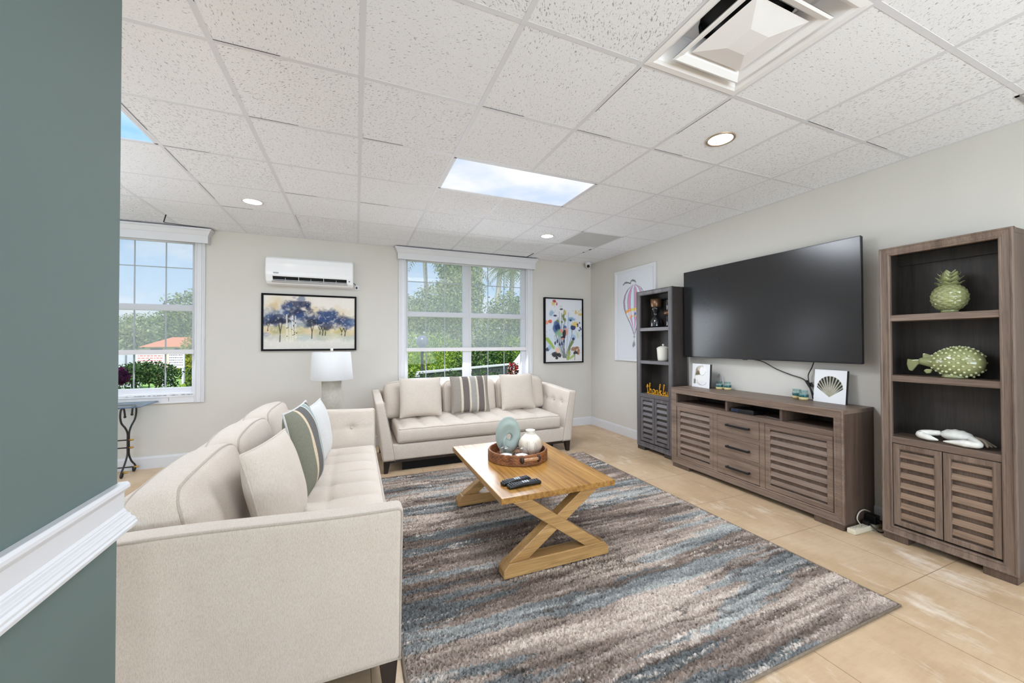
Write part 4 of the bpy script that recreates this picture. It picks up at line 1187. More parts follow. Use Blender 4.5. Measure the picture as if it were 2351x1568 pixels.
# vase
t = thing('bulb_vase', 'round cream vase with brown ribs standing in the tray', 'vase', (1.262, 2.735, TT+.0065))
mv, nt, bs = newmat('ribbed_cream_glaze')
f = noise(nt, coords(nt, (26,26,5)), 1.0, 3); g = N(nt, 'ShaderNodeTexCoord'); s3 = N(nt, 'ShaderNodeSeparateXYZ'); L(nt, g.outputs['Object'], s3.inputs[0])
at = N(nt, 'ShaderNodeMath', operation='ARCTAN2'); L(nt, s3.outputs[1], at.inputs[0]); L(nt, s3.outputs[0], at.inputs[1])
m1 = N(nt, 'ShaderNodeMath', operation='MULTIPLY'); m1.inputs[1].default_value = 44; L(nt, at.outputs[0], m1.inputs[0])
sn = N(nt, 'ShaderNodeMath', operation='SINE'); L(nt, m1.outputs[0], sn.inputs[0])
m2 = N(nt, 'ShaderNodeMath', operation='MULTIPLY_ADD'); m2.inputs[1].default_value = .16; L(nt, sn.outputs[0], m2.inputs[0]); L(nt, f, m2.inputs[2])
r = ramp(nt, [(.38, (222,212,198)), (.66, (176,156,138))]); L(nt, m2.outputs[0], r.inputs['Fac'])
mr = N(nt, 'ShaderNodeMapRange'); mr.inputs['From Min'].default_value = .11; mr.inputs['From Max'].default_value = .14; L(nt, s3.outputs[2], mr.inputs['Value'])
L(nt, mixc(nt, mr.outputs[0], r.outputs['Color'], (226,218,204)), bs.inputs['Base Color']); bs.inputs['Roughness'].default_value = .3
b = MB(); b.lathe([(.001,0),(.042,0),(.060,.010),(.086,.045),(.094,.078),(.088,.108),(.070,.136),(.048,.158),(.036,.168),(.033,.176),(.034,.188),(.038,.192),(.036,.195),(.029,.192),(.027,.17),(.02,.16)], 120, caps=False, fn=lambda a, z: 1+.012*abs(math.sin(a*22)) if z < .15 else 1)
b.build('body', mv, t)
# glass orbs
def glass_real(name):
    m, nt, b_ = newmat(name); b_.inputs['Transmission Weight'].default_value = 1.0; b_.inputs['Roughness'].default_value = 0.0; b_.inputs['IOR'].default_value = 1.12
    b_.inputs['Specular IOR Level'].default_value = 0.9
    f = noise(nt, coords(nt), 20, 1); r = ramp(nt, [(0, (248,250,252)), (1, (255,255,255))]); L(nt, f, r.inputs['Fac']); L(nt, r.outputs['Color'], b_.inputs['Base Color']); return m
orbg = glassy('orb_glass', (250,252,253), 0.95, 0.01)
for x, y, lab in ((1.028, 2.662, 'clear glass orb in the tray in front of the teal sculpture'), (1.134, 2.612, 'clear glass orb in the tray close to the cream vase')):
    t = thing('glass_orb', lab, 'glass ornament', (x, y, TT+.0065), group='clear glass orbs')
    b = MB(); b.lathe([(.001,0),(.030,0),(.047,.024),(.053,.052),(.050,.076),(.039,.096),(.020,.108),(.006,.111),(.005,.117),(.001,.118)], 32, caps=False); b.build('globe', orbg, t)
    b = MB(); b.lathe([(.001,.004),(.026,.004),(.042,.028),(.046,.046),(.02,.054),(.001,.052)], 20, caps=False); b.build('white_filling', plain('white_sand', (232,228,224), 0.9, var=0.05, nscale=80), t)
# remotes
def remote(lab, x, y, z, rz, ln, wd):
    t = thing('remote_control', lab, 'remote control', (x, y, z), rz, group='black remote controls')
    b = MB(); b.rbox((ln/2, wd/2, .011), .009, (12,3,1), lambda p,q,r: (p, q*(1-.18*math.cos(p/ln*PI*2)**2*.5), .011+r+.003*math.cos(p/ln*4))); b.build('shell', M['black'], t)
    b = MB(); rb = plain('remote_buttons', (64,66,74), 0.4, var=0.2, nscale=200)
    for i in range(13):
        for j in range(3):
            px = -ln*.42+ln*.84*i/12; b.rbox((.005,.0045,.0025), .0018, (0,0,0), lambda p,q,r, px=px, j=j: (px+p, (j-1)*.0135+q, .0245+r))
    b.build('buttons', rb, t)
    b = MB()
    for i in (5, 6, 7): b.rbox((.004,.014,.002), .0015, (0,0,0), lambda p,q,r, i=i: (-ln*.42+ln*.84*(i+.5)/12+p, q, .0262+r))
    b.build('light_keys', plain('remote_light_keys', (196,200,206), 0.4), t)
remote('black remote control nearer the table front edge', .962, 2.178, TT, math.radians(4), .225, .05)
remote('black remote control lying behind the other remote', .935, 2.247, TT, math.radians(8), .205, .05)

# ------------------------------------------------------------------ table lamp on its side table
LX, LY = -.238, 4.60
t = thing('side_table', 'round dark side table in the corner between the two sofas', 'side table', (LX, LY, 0))
b = MB(); b.lathe([(.001,.552),(.235,.552),(.245,.56),(.245,.575),(.24,.58),(.001,.58)], 40, caps=False); b.build('tabletop', M['espresso'], t)
b = MB(); b.lathe([(.16,0),(.16,.02),(.04,.05),(.03,.15),(.03,.5),(.08,.552)], 28); b.build('pedestal', M['espresso'], t)
t = thing('table_lamp', 'table lamp with white drum shade and woven grey base behind the near sofa', 'table lamp', (LX, LY, .58))
wl = plain('woven_grey_lamp', (196,190,178), 0.75, var=0.08, nscale=40)
b = MB(); rows = []
for i in range(91):
    z = .01+.40*i/90; 
    rows.append([((.094+.0045*math.sin(z*2*PI/.0145+(k % 2)*PI)*(1 if k % 4 < 2 else .8)+(.002 if k % 2 else -.002))*math.cos(2*PI*k/64), (.094+.0045*math.sin(z*2*PI/.0145+(k % 2)*PI)+(.002 if k % 2 else -.002))*math.sin(2*PI*k/64), z) for k in range(64)])
b.grid(rows, cv=True); b.lathe([(.07,0),(.095,.0),(.096,.012)], 40); b.lathe([(.09,.41),(.06,.416),(.02,.42)], 40); b.build('base', wl, t)
b = MB(); b.tube([(0,0,.41),(0,0,.73)], .006, 8); b.lathe([(.006,.700),(.014,.706),(.014,.732),(.010,.736),(.001,.736)], 16); b.build('stem_and_finial', M['ceramic'], t)
b = MB(); b.lathe([(.212,.398),(.214,.400),(.188,.694),(.186,.696),(.184,.694),(.209,.401),(.212,.398)], 64, caps=False)
b.build('lamp_shade', M['shade'], t)
b = MB(); 
for q in range(3): b.tube([(0,0,.69),(.185*math.cos(q*2.09),.185*math.sin(q*2.09),.69)], .002, 6)
b.build('shade_spider', M['brass'], t)

# ------------------------------------------------------------------ wrought iron console with glass top
t = thing('iron_console_table', 'wrought iron console table with glass top below the window', 'console table', (-2.185, 5.22, 0))
gt = glassy('table_glass', (222,234,240), 0.35, 0.01)
b = MB(); poly = []
for (cx_, cy_, a0) in ((.145, -.165, 270), (.145, .20, 0), (-1.20, .20, 90), (-1.20, -.165, 180)):
    for k in range(5):
        a = math.radians(a0+90*k/4); poly.append((cx_+.04*math.cos(a), cy_+.04*math.sin(a)))
b.prism(poly, .728, .740, 'z'); b.build('glass_top', gt, t)
b = MB(); b.tube([(p[0], p[1], .734) for p in poly], .0062, 6, closed=True); b.build('glass_edge', plain('blue_glass_edge', (74,94,124), 0.2), t)
def yz(pts, x): return [(x, y-5.22, z) for y, z in pts]
for x in (0, -1.05):
    b = MB()
    b.tube(smooth_path(yz([(5.212,.62),(5.205,.66),(5.19,.70),(5.165,.715),(5.135,.69),(5.125,.63),(5.15,.56),(5.22,.50),(5.262,.44),(5.266,.365),(5.266,.288),(5.262,.21),(5.215,.13),(5.165,.07),(5.142,.03),(5.15,.012),(5.172,.014),(5.182,.04),(5.175,.055)], x)), .0085, 8)
    b.tube(smooth_path(yz([(5.346,.624),(5.352,.66),(5.365,.70),(5.395,.715),(5.425,.69),(5.432,.63),(5.405,.56),(5.335,.50),(5.296,.44),(5.292,.365),(5.292,.288),(5.296,.21),(5.345,.13),(5.41,.075),(5.425,.04),(5.41,.012),(5.385,.014),(5.377,.04),(5.385,.055)], x)), .0085, 8)
    for y, z in ((5.212,.615),(5.346,.619)): b.ell((x, y-5.22, z), (.012,.012,.012), 12, 8)
    b.build('leg', M['blackmetal'], t)
b = MB()
for y, z in ((5.279,.365),(5.279,.285),(5.385,.055)): b.tube([(.0,y-5.22,z),(-1.05,y-5.22,z)], .0065, 8)
b.tube([(-.02,5.16-5.22,.712),(-1.03,5.16-5.22,.712)], .006, 8); b.tube([(-.02,5.40-5.22,.712),(-1.03,5.40-5.22,.712)], .006, 8)
b.build('stretcher', M['blackmetal'], t)
b = MB()
for y, z in ((5.279,.365),(5.279,.285),(5.385,.055),(5.175,.055)): b.ell((.022, y-5.22, z), (.024,.011,.011), 14, 10)
b.build('finial', M['brass'], t)

# ------------------------------------------------------------------ wall air conditioner
t = thing('air_conditioner', 'white wall mounted air conditioner above the blue landscape painting', 'air conditioner', (-.507, YB, 2.07))
acp = plain('glossy_white_plastic', (236,236,238), 0.12, var=0.005)
sec = [(0,.02),(0,.335),(-.10,.338),(-.155,.330),(-.178,.310),(-.190,.25),(-.197,.15),(-.196,.115),(-.186,.095),(-.165,.040),(-.13,.012),(-.05,.0)]
def sect(b, x, k=1.0, m=0): return [(x, (y*k if k != 1 else y), .165+(z-.165)*k) for y, z in sec]
b = MB(); rows = [sect(b, -.476, .93), sect(b, -.470, .985), sect(b, -.462), sect(b, .462), sect(b, .470, .985), sect(b, .476, .93)]
b.grid(rows, cv=True, smooth=False); b.add(rows[0], [tuple(range(len(sec)))]); b.add(rows[-1], [tuple(range(len(sec)))])
b.build('casing', acp, t, bevel=0.006, seg=3)
def onface(u, q):   # point on the sloping outlet face
    return (u, -.1885+.0235*q, .0985-.058*q)
b = MB(); b.add([onface(-.40,.02), onface(.40,.02), onface(.40,.98), onface(-.40,.98)], [(0,1,2,3)]); b.build('outlet', M['dark'], t)
b = MB(); 
b.bar(onface(-.40,.72), onface(.40,.72), .010, .006); b.bar((-.41,-.170,.036), (.41,-.170,.036), .03, .008, up=(0,.6,1))
for x in (-.13,.14): b.bar(onface(x,0), onface(x,.9), .007, .006, up=(0,-1,0))
for x in (-.27,-.0,.28): b.bar(onface(x,.3), onface(x,.9), .004, .005, up=(0,-1,0))
b.build('louver', plain('vane_grey', (190,190,192), 0.35), t)
b = MB(); b.rbox((.028,.0015,.008), .0014, (0,0,0), lambda x,y,z: (-.365+x, -.1975+y, .135+z)); b.build('badge', plain('badge_grey', (140,142,148), 0.3, 0.4), t)
b = MB(); b.box(.425,-.192,.07,.437,-.182,.082); b.build('indicator', M['black'], t)
t = thing('wall_outlet', 'small white junction box on the wall by the air conditioner corner', 'outlet', (.012, YB, 2.097))
b = MB(); b.box(-.024,-.018,-.03,.024,.001,.03); b.build('box', M['white'], t, bevel=.003)
b = MB(); b.box(-.013,-.022,-.018,.008,-.0175,.012); b.tube([(-.015,-.018,.03),(-.03,-.04,.05),(-.05,-.06,.05)], .004, 6); b.build('socket', M['black'], t)

# ------------------------------------------------------------------ security camera
t = thing('security_camera', 'small white dome security camera in the ceiling corner', 'camera', (3.53, 5.36, CEIL))
b = MB(); b.lathe([(.055,.0),(.055,-.012),(.050,-.03),(.044,-.032)], 28); b.build('mount', M['white'], t)
b = MB(); b.ell((0,0,-.05), (.042,.042,.042), 24, 16); b.build('eyeball', M['white'], t)
d = Vector((-.4,-.75,-.35)).normalized(); b = MB(); P = Vector((0,0,-.05))
b.tube([P+d*.030, P+d*.0425], [.026,.024], 20); b.build('lens', plain('lens_dark', (34,33,30), 0.15), t)
# ================================================================== pictures on the walls
art = attr_mat('painted_paper', 0.6, 0.0, 0.3)
M['frame'] = plain('matte_black_frame', (18,18,21), 0.75, var=0.08, spec=0.15)
def picture_frame(b, x0, x1, z0, z1, w, y0, y1):
    b.box(x0, y0, z0, x0+w, y1, z1); b.box(x1-w, y0, z0, x1, y1, z1); b.box(x0+w, y0, z0, x1-w, y1, z0+w); b.box(x0+w, y0, z1-w, x1-w, y1, z1)
def landscape():
    x0, x1, z0, z1 = -1.048, .008, 1.277, 1.977
    t = thing('framed_painting', 'wide black framed watercolour of blue trees above the lamp', 'painting', ((x0+x1)/2, YB, z0))
    hw = (x1-x0)/2; h = z1-z0
    b = MB(); picture_frame(b, -hw, hw, 0, h, .022, -.036, -.001); b.build('frame', M['frame'], t)
    c = Canvas(330, 216, (224,218,210), hw*2/h); C = c
    C.mix(sstep(.5, .0, C.V)*(.5+.5*fbm(C.X*3, C.V*3, 2)), (204,202,196), .9)
    och, oc2, nav, blu, lbl, gry, grn = (210,188,142), (192,162,110), (26,40,78), (44,72,120), (112,138,168), (168,178,182), (150,150,96)
    for u, v, ru, rv, col, k in ((.14,.90,.08,.12,och,.8),(.09,.72,.07,.12,och,.7),(.13,.78,.05,.06,oc2,.6),(.30,.90,.14,.12,(214,204,190),.8),(.42,.72,.10,.12,(204,196,186),.7),(.55,.72,.05,.08,och,.8),(.62,.74,.06,.06,(196,176,150),.6),
            (.80,.70,.06,.10,och,.9),(.85,.60,.07,.10,och,.6),(.93,.66,.06,.10,(214,204,180),.7)):
        C.blob(u, v, ru, rv, col, k*.8, 1.1, .7, u*9, 8)
    for k in range(9): C.blob(.06+.115*k, .33+.03*math.sin(k*2.3), .09, .10, (och, grn, (206,190,140), (178,168,112))[k % 4], .75, .7, .6, k, 8)
    for k in range(6): C.blob(.1+.17*k, .22, .11, .06, ((178,184,176), (196,196,172), (170,184,182))[k % 3], .6, .7, .7, k+3, 6)
    for u, v, ru, rv, col, k in ((.22,.60,.20,.16,lbl,.6),(.10,.57,.10,.11,blu,.9),(.07,.52,.08,.07,(60,74,104),.9),(.20,.58,.08,.08,nav,.85),(.16,.52,.10,.04,(24,34,56),.9),(.30,.83,.09,.07,nav,.95),(.26,.80,.06,.06,blu,.9),
            (.38,.95,.05,.05,(90,108,142),.8),(.425,.88,.05,.07,nav,.95),(.46,.84,.03,.04,nav,.9),(.48,.76,.035,.06,nav,.9),(.48,.70,.03,.03,nav,.8),(.33,.70,.10,.09,(18,32,70),.97),(.36,.66,.07,.08,nav,.95),(.23,.70,.03,.05,blu,.9),(.41,.60,.07,.06,blu,.8),
            (.48,.52,.10,.08,nav,.85),(.42,.46,.06,.05,(110,130,140),.6),(.53,.50,.06,.06,(28,38,60),.9),(.62,.58,.09,.10,blu,.95),(.60,.50,.08,.08,(18,26,50),.95),(.68,.62,.10,.11,blu,.9),(.72,.58,.12,.13,(40,66,110),.9),(.66,.46,.08,.07,nav,.9),
            (.80,.54,.06,.06,(60,84,124),.85),(.88,.55,.09,.09,nav,.85),(.93,.50,.07,.07,blu,.8),(.90,.45,.08,.06,(58,80,118),.7),(.97,.52,.03,.05,lbl,.6),(.02,.27,.03,.05,(120,124,160),.6)):
        C.blob(u, v, ru*1.12, rv, col, k*.95, 1.15, .45, u*17+v*5, 10)
    for u, v0, v1, w in ((.245,.16,.64,.016),(.305,.14,.62,.018),(.338,.2,.62,.012),(.28,.12,.45,.014)): C.stroke([(u,v0),(u-.004,v1)], w*.8, (222,216,204), .75)
    for k in range(16): 
        u, v = (.245,.305,.338,.318)[k % 4]+.01*math.sin(k*5), .24+.35*((k*.37) % 1); C.blob(u, v, .006, .012, (30,34,48), .9, .4, .3, k)
    for u, b0, tp in ((.17,.14,.48),(.045,.34,.48),(.51,.20,.46),(.60,.28,.42),(.63,.26,.42),(.66,.26,.42),(.845,.27,.40),(.885,.25,.40)):
        C.stroke([(u,b0),(u+.004,(b0+tp)/2),(u-.014,tp)], .010, (58,52,40), .9); C.stroke([(u+.004,(b0+tp)/2),(u+.022,tp)], .008, (70,62,46), .9)
    C.mix((fbm(C.X*26, C.V*26, 5)>.66)*1.0, (232,228,220), .25)
    C.mesh('painting', art, lambda u, v: np.stack([-hw+.021+u*(2*hw-.042), np.full_like(u, -.026), .021+v*(h-.042)], 1), t)
landscape()
def floral():
    x0, x1, z0, z1 = 2.756, 3.475, 1.041, 2.092
    t = thing('framed_painting', 'tall black framed floral watercolour beside the room corner', 'painting', ((x0+x1)/2, YB, z0))
    hw = (x1-x0)/2; h = z1-z0
    b = MB(); picture_frame(b, -hw, hw, 0, h, .02, -.05, -.001); b.build('frame', M['frame'], t)
    C = Canvas(200, 292, (216,217,222), hw*2/h); rs = random.Random(4)
    C.mix(fbm(C.X*3, C.V*3, 4), (206,212,224), .5); C.mix(sstep(.3, 0, C.V), (222,216,210), .7)
    nav, blk, blu, lbl, och, grn, lim, rst, red, pnk, brn = (34,48,92), (30,30,36), (56,92,142), (140,172,200), (206,180,104), (110,122,66), (150,178,70), (204,92,54), (170,54,62), (214,136,120), (150,104,66)
    for u, v, ru, rv in ((.3,.5,.25,.2),(.6,.6,.2,.2),(.7,.35,.2,.2),(.2,.25,.2,.12)): C.blob(u, v, ru, rv, (190,208,226), .55, .7, .8, u*5, 6)
    for k in range(20):
        u = .25+.5*rs.random(); C.stroke([(.52+.1*(rs.random()-.5), .06), (u, .35+.1*rs.random()), (u+.12*(rs.random()-.5), .55+.25*rs.random())], .004, ((88,96,120), (120,134,110), (70,84,104))[k % 3], .8)
    C.blob(.25,.965,.05,.025,red,.95,.5,.2,1); C.blob(.21,.92,.05,.03,och,.9,.5,.3,2); C.blob(.31,.92,.02,.03,red,.9,.5,.2,3)
    C.blob(.16,.77,.055,.05,lbl,.95,.5,.3,4); C.blob(.26,.735,.05,.014,nav,.95,.5,.2,5); C.blob(.43,.84,.04,.014,blk,.9,.6,.2,6); C.blob(.42,.88,.05,.02,(190,196,190),.7,.6,.3,7)
    C.blob(.52,.79,.04,.045,(186,170,96),.95,.3,.2,8); C.blob(.49,.71,.035,.05,grn,.95,.4,.2,9); C.blob(.53,.67,.03,.03,grn,.9,.5,.2,10); C.blob(.33,.635,.05,.04,grn,.95,.4,.2,11); C.blob(.45,.635,.03,.02,grn,.9,.4,.2,12)
    C.blob(.13,.64,.05,.03,rst,.95,.4,.2,13); C.blob(.04,.62,.05,.035,(222,150,110),.9,.5,.3,14); C.blob(.70,.685,.10,.03,(110,150,180),.9,.6,.3,15); C.blob(.68,.665,.03,.018,nav,.95,.4,.2,16)
    C.blob(.83,.80,.03,.04,och,.9,.4,.2,17); C.blob(.95,.765,.06,.022,och,.95,.4,.2,18); C.stroke([(.86,.78),(.97,.84)], .006, och)
    C.blob(.80,.60,.07,.045,(216,190,110),.95,.5,.25,19); C.blob(.75,.55,.06,.035,nav,.95,.5,.2,20)
    for k in range(6): C.blob(.92+.05*math.sin(k*1.3), .50+.025*k, .022, .016, (46,54,92), .95, .4, .2, 21+k)
    C.blob(.31,.55,.10,.085,blu,.9,.55,.25,30); C.blob(.32,.545,.07,.05,nav,.9,.6,.2,31); C.blob(.53,.555,.05,.025,blu,.9,.5,.2,32)
    C.blob(.38,.46,.09,.05,(132,170,130),.85,.6,.3,33); C.blob(.43,.49,.04,.03,pnk,.9,.5,.3,34); C.blob(.56,.48,.045,.06,pnk,.85,.5,.3,35); C.blob(.51,.45,.045,.065,blk,.95,.5,.2,36); C.blob(.47,.39,.06,.02,blk,.95,.5,.2,37); C.blob(.47,.365,.04,.02,pnk,.9,.5,.3,38)
    C.blob(.76,.40,.06,.045,(150,180,214),.85,.5,.3,40); C.blob(.76,.365,.045,.03,nav,.95,.5,.2,41); C.blob(.88,.42,.035,.05,(186,206,150),.7,.6,.4,42)
    for k in range(5): C.blob(.26+.06*k, .30+.03*math.sin(k*2), .02, .028, (44,48,88), .95, .5, .2, 50+k)
    C.stroke([(.05,.36),(.15,.29),(.22,.22)], .035, lim, .95, .02); C.stroke([(.62,.14),(.66,.24),(.73,.32)], .014, grn, .95, .03); C.stroke([(.60,.05),(.64,.15)], .03, (150,160,70), .9); C.stroke([(.66,.05),(.78,.10)], .02, lim, .8)
    C.blob(.05,.20,.05,.03,nav,.9,.5,.2,60); C.blob(.12,.22,.05,.04,lbl,.8,.6,.3,61); C.blob(.24,.12,.09,.04,blk,.95,.5,.2,62); C.blob(.37,.11,.05,.04,blk,.95,.5,.2,63); C.blob(.30,.06,.04,.025,blk,.95,.5,.2,64); C.blob(.33,.19,.06,.05,(226,190,160),.9,.5,.3,65)
    C.blob(.76,.20,.08,.03,brn,.9,.6,.25,70); C.blob(.86,.22,.06,.02,brn,.95,.5,.2,71); C.blob(.90,.16,.04,.05,(156,110,74),.95,.5,.2,72); C.blob(.82,.14,.06,.03,blk,.95,.5,.2,73); C.stroke([(.80,.12),(.79,.02)], .004, blk)
    for k in range(40): C.blob(rs.random(), .08+.8*rs.random(), .008, .006, (blk, nav, grn, rst, lbl)[k % 5], .7, .5, .2, k)
    C.mesh('painting', art, lambda u, v: np.stack([-hw+.019+u*(2*hw-.038), np.full_like(u, -.034), .019+v*(h-.038)], 1), t)
floral()
def balloon():
    ya, yb, z0, z1 = 3.935, 4.795, 1.10, 2.435
    t = thing('framed_poster', 'white framed balloon poster partly behind the grey bookcase', 'poster', (XW, (ya+yb)/2, z0))
    hw = (yb-ya)/2; h = z1-z0
    b = MB(); pr = [(0,-.001),(0,-.026),(.006,-.030),(.030,-.026),(.045,-.018),(.047,-.012)]
    b.ring([(i, d) for i, d in pr], -hw, hw, 0, h); b.build('frame', M['white'], t)
    C = Canvas(190, 300, (210,212,218), hw*2/h)
    ctr = .50; v = C.V
    prof_v = [.27,.30,.36,.44,.50,.58,.66,.74,.80,.84]; prof_w = [.012,.03,.075,.16,.225,.285,.30,.26,.17,.03]
    w = np.interp(v, prof_v, prof_w); s = (C.U-ctr)/w
    inside = (np.abs(s) < 1)*(v > .27)*(v < .84)
    ph = np.arcsin(np.clip(s, -1, 1))/PI+.5; k = ph*9+.5; idx = np.floor(k)
    C.mix(inside*(idx % 2 == 0), (204,222,232)); C.mix(inside*(idx % 2 == 1), (204,146,174), .95); C.mix(inside*(ph < .16), (164,152,166), .6)
    band = inside*(v < .545+.03*(1-s*s))*(v > .515+.03*(1-s*s)); C.mix(band, (232,206,90), .9); C.mix(band*(s < -.35), (232,164,92), .9)
    b2 = inside*(v < .515+.03*(1-s*s))*(v > .455+.03*(1-s*s)); C.mix(b2, (222,216,220), .75); b3 = inside*(v < .462+.03*(1-s*s))*(v > .448+.03*(1-s*s)); C.mix(b3, (230,206,120), .8)
    C.blob(.53,.505,.022,.022,(70,92,170),.9,.5,.3,1); C.blob(.42,.48,.02,.02,(224,130,110),.7,.5,.3,2)
    fr = np.abs(k-np.round(k)); gl = inside*(fr < .045+.0*w); C.mix(gl, (104,100,120), .8)
    C.mix(((np.abs(np.abs(s)-1) < .035/np.maximum(w,.02)*.25)*(v > .27)*(v < .84)), (92,90,106), .9)
    C.stroke([(.19,.862),(.27,.888),(.34,.876),(.40,.862),(.42,.89),(.46,.898),(.52,.886),(.545,.866)], .007, (86,88,92)); C.stroke([(.24,.882),(.32,.878)], .010, (110,112,116)); C.stroke([(.43,.893),(.52,.879)], .008, (120,122,124)); C.stroke([(.545,.866),(.55,.84)], .002, (140,140,140))
    C.stroke([(.5,.27),(.5,.24)], .003, (110,112,116)); C.blob(.5,.245,.035,.012,(150,152,160),.9,.9,.3,5,30); C.stroke([(.5,.235),(.49,.19)], .002, (130,130,134)); C.blob(.49,.165,.04,.032,(128,130,138),.9,.9,.3,6,40)
    C.mesh('print', art, lambda u, v: np.stack([np.full_like(u, -.014), hw-.045-u*(2*hw-.09), .045+v*(h-.09)], 1), t)
balloon()
# ================================================================== outside
def leaf_material():
    m, nt, b = newmat('leaf'); nt.nodes.remove(b); out = nt.nodes['Material Output']
    a = N(nt, 'ShaderNodeAttribute'); a.attribute_name = 'Col'
    f = noise(nt, coords(nt), 30, 1); r = ramp(nt, [(0.2, (.8,.8,.8,1)), (0.8, (1,1,1,1))]); L(nt, f, r.inputs['Fac'])
    col = mixc(nt, 1.0, a.outputs['Color'], r.outputs['Color'], 'MULTIPLY')
    d = N(nt, 'ShaderNodeBsdfDiffuse'); t = N(nt, 'ShaderNodeBsdfTranslucent'); L(nt, col, d.inputs[0]); L(nt, col, t.inputs[0])
    mx = N(nt, 'ShaderNodeMixShader'); mx.inputs[0].default_value = .4; L(nt, d.outputs[0], mx.inputs[1]); L(nt, t.outputs[0], mx.inputs[2]); L(nt, mx.outputs[0], out.inputs['Surface'])
    return m
M['leaf'] = leaf_material()
M['bark'] = plain('bark', (122,108,92), 0.9, var=0.25, nscale=12, bstr=0.5, bscale=40)
M['palmbark'] = plain('palm_trunk', (176,170,160), 0.9, var=0.15, nscale=10, bstr=0.4, bscale=30)
def leaves(name, blobs, n, size, cols, parent, seed, asp=.5):
    rs = np.random.RandomState(seed); tot = sum(b_[3]*b_[4]*b_[5] for b_ in blobs)
    P = []; 
    for b_ in blobs:
        k = max(8, int(n*b_[3]*b_[4]*b_[5]/tot)); d = rs.normal(size=(k, 3)); d /= np.linalg.norm(d, axis=1)[:, None]
        rad = rs.rand(k, 1)**.28*(.86+.28*rs.rand(k, 1)); P.append(np.array(b_[:3])+d*rad*np.array(b_[3:6]))
    P = np.concatenate(P); k = len(P)
    a = rs.normal(size=(k, 3)); a /= np.linalg.norm(a, axis=1)[:, None]; c = np.cross(a, rs.normal(size=(k, 3))); c /= np.linalg.norm(c, axis=1)[:, None]
    s = size*(.6+.8*rs.rand(k, 1)); V = np.stack([P-a*s, P+c*s*asp, P+a*s, P-c*s*asp], 1).reshape(-1, 3)
    ci = rs.rand(k); lc = np.array([lin(q)[:3] for q in cols]); C = np.stack([np.interp(ci, np.linspace(0, 1, len(cols)), lc[:, j]) for j in range(3)], 1)
    me = bpy.data.meshes.new(name); me.from_pydata(V.tolist(), [], np.arange(4*k).reshape(-1, 4).tolist())
    at = me.color_attributes.new('Col', 'FLOAT_COLOR', 'POINT'); rgba = np.ones((4*k, 4), dtype=np.float32); rgba[:, :3] = np.repeat(C, 4, 0); at.data.foreach_set('color', rgba.ravel())
    me.materials.append(M['leaf']); o = bpy.data.objects.new(name, me); COL.objects.link(o); o.parent = parent
    return o
GZ = -0.25
lawn, nt, b_ = newmat('lawn'); f = noise(nt, coords(nt), 3, 6, .7); r = ramp(nt, [(.3, (96,134,56)), (.7, (150,184,92))]); L(nt, f, r.inputs['Fac']); L(nt, r.outputs['Color'], b_.inputs['Base Color']); b_.inputs['Roughness'].default_value = .95
b = MB(); b.box(-70, YB+.2, GZ-.1, 90, 110, GZ); b.box(-70, -60, GZ-.1, 90, Y0-.2, GZ); b.box(-70, Y0-.2, GZ-.1, X0-.2, YB+.2, GZ); b.box(XW+.2, Y0-.2, GZ-.1, 90, YB+.2, GZ)
struct(b.build('ground_outside', lawn))
b = MB(); b.box(-30, 10.6, GZ, -2.2, 15.5, GZ+.01); struct(b.build('driveway', plain('pale_asphalt', (176,178,188), .9, var=.06)))
b = MB(); b.box(0.5, 9.9, GZ-.001, 20, 13.2, GZ+.012); struct(b.build('path_outside', plain('pale_paving', (170,168,164), .9, var=.06)))
DK = [(26,46,26), (50,80,42), (80,114,60), (124,154,88)]
BR = [(70,104,30), (124,158,50), (176,200,80), (214,224,120)]
MD = [(58,84,44), (104,132,70), (148,170,98), (190,204,136)]
PA = [(100,122,74), (146,160,104), (182,190,138), (210,214,170)]
def plant(name, lab, cat, loc, blobs, n, size, cols, seed, trunk=None, group=None, asp=.5):
    t = thing(name, lab, cat, loc, group=group)
    leaves('foliage', blobs, n, size, cols, t, seed, asp)
    if trunk:
        b = MB()
        for pts, r in trunk: b.tube(smooth_path(pts, 4), [r*(1-.5*i/(4*(len(pts)-1))) for i in range(4*(len(pts)-1)+1)], 8)
        b.build('trunk', M['bark'], t)
    return t
# clipped shrubs below the left window, on open stems
for k, (x, lab) in enumerate(((-4.12, 'dark green clipped shrub outside the left window, half hidden by the teal wall'), (-3.14, 'dark green clipped shrub in the middle of the left window'), (-2.18, 'dark green clipped shrub at the casing side of the left window'))):
    plant('garden_shrub', lab, 'shrub', (x, 8.1, GZ), [(0,0,1.16,.38,.36,.18),(.17,0,1.10,.29,.3,.16),(-.17,.05,1.13,.29,.32,.16),(-.22,-.1,.94,.2,.2,.12),(.25,.1,.92,.16,.2,.10)], 4200, .021, DK, 40+k,
          [([(0,0,0),(.05*(k-1),0,.4),(.18,0,1.1)], .022), ([(.02,0,0),(-.12,0,.45),(-.2,.02,1.1)], .018), ([(0,.02,0),(.0,.04,.5),(.03,.05,1.1)], .016)], 'clipped shrubs outside the left window')
plant('flowering_shrub', 'purple leaved plant at the teal wall side of the left window', 'shrub', (-3.10, 7.25, GZ), [(0,0,1.16,.10,.10,.12)], 300, .03, [(60,20,50),(110,34,84),(150,60,110)], 47, [([(0,0,0),(0,0,1.1)], .010)])
plant('garden_shrub', 'low bright green plants on the lawn behind the left window shrubs', 'shrub', (-3.3, 9.4, GZ), [(-.5,0,.5,.5,.2,.3),(.35,0,.5,.5,.2,.3)], 700, .06, BR, 48, [([(0,0,0),(0,0,.4)], .012)])
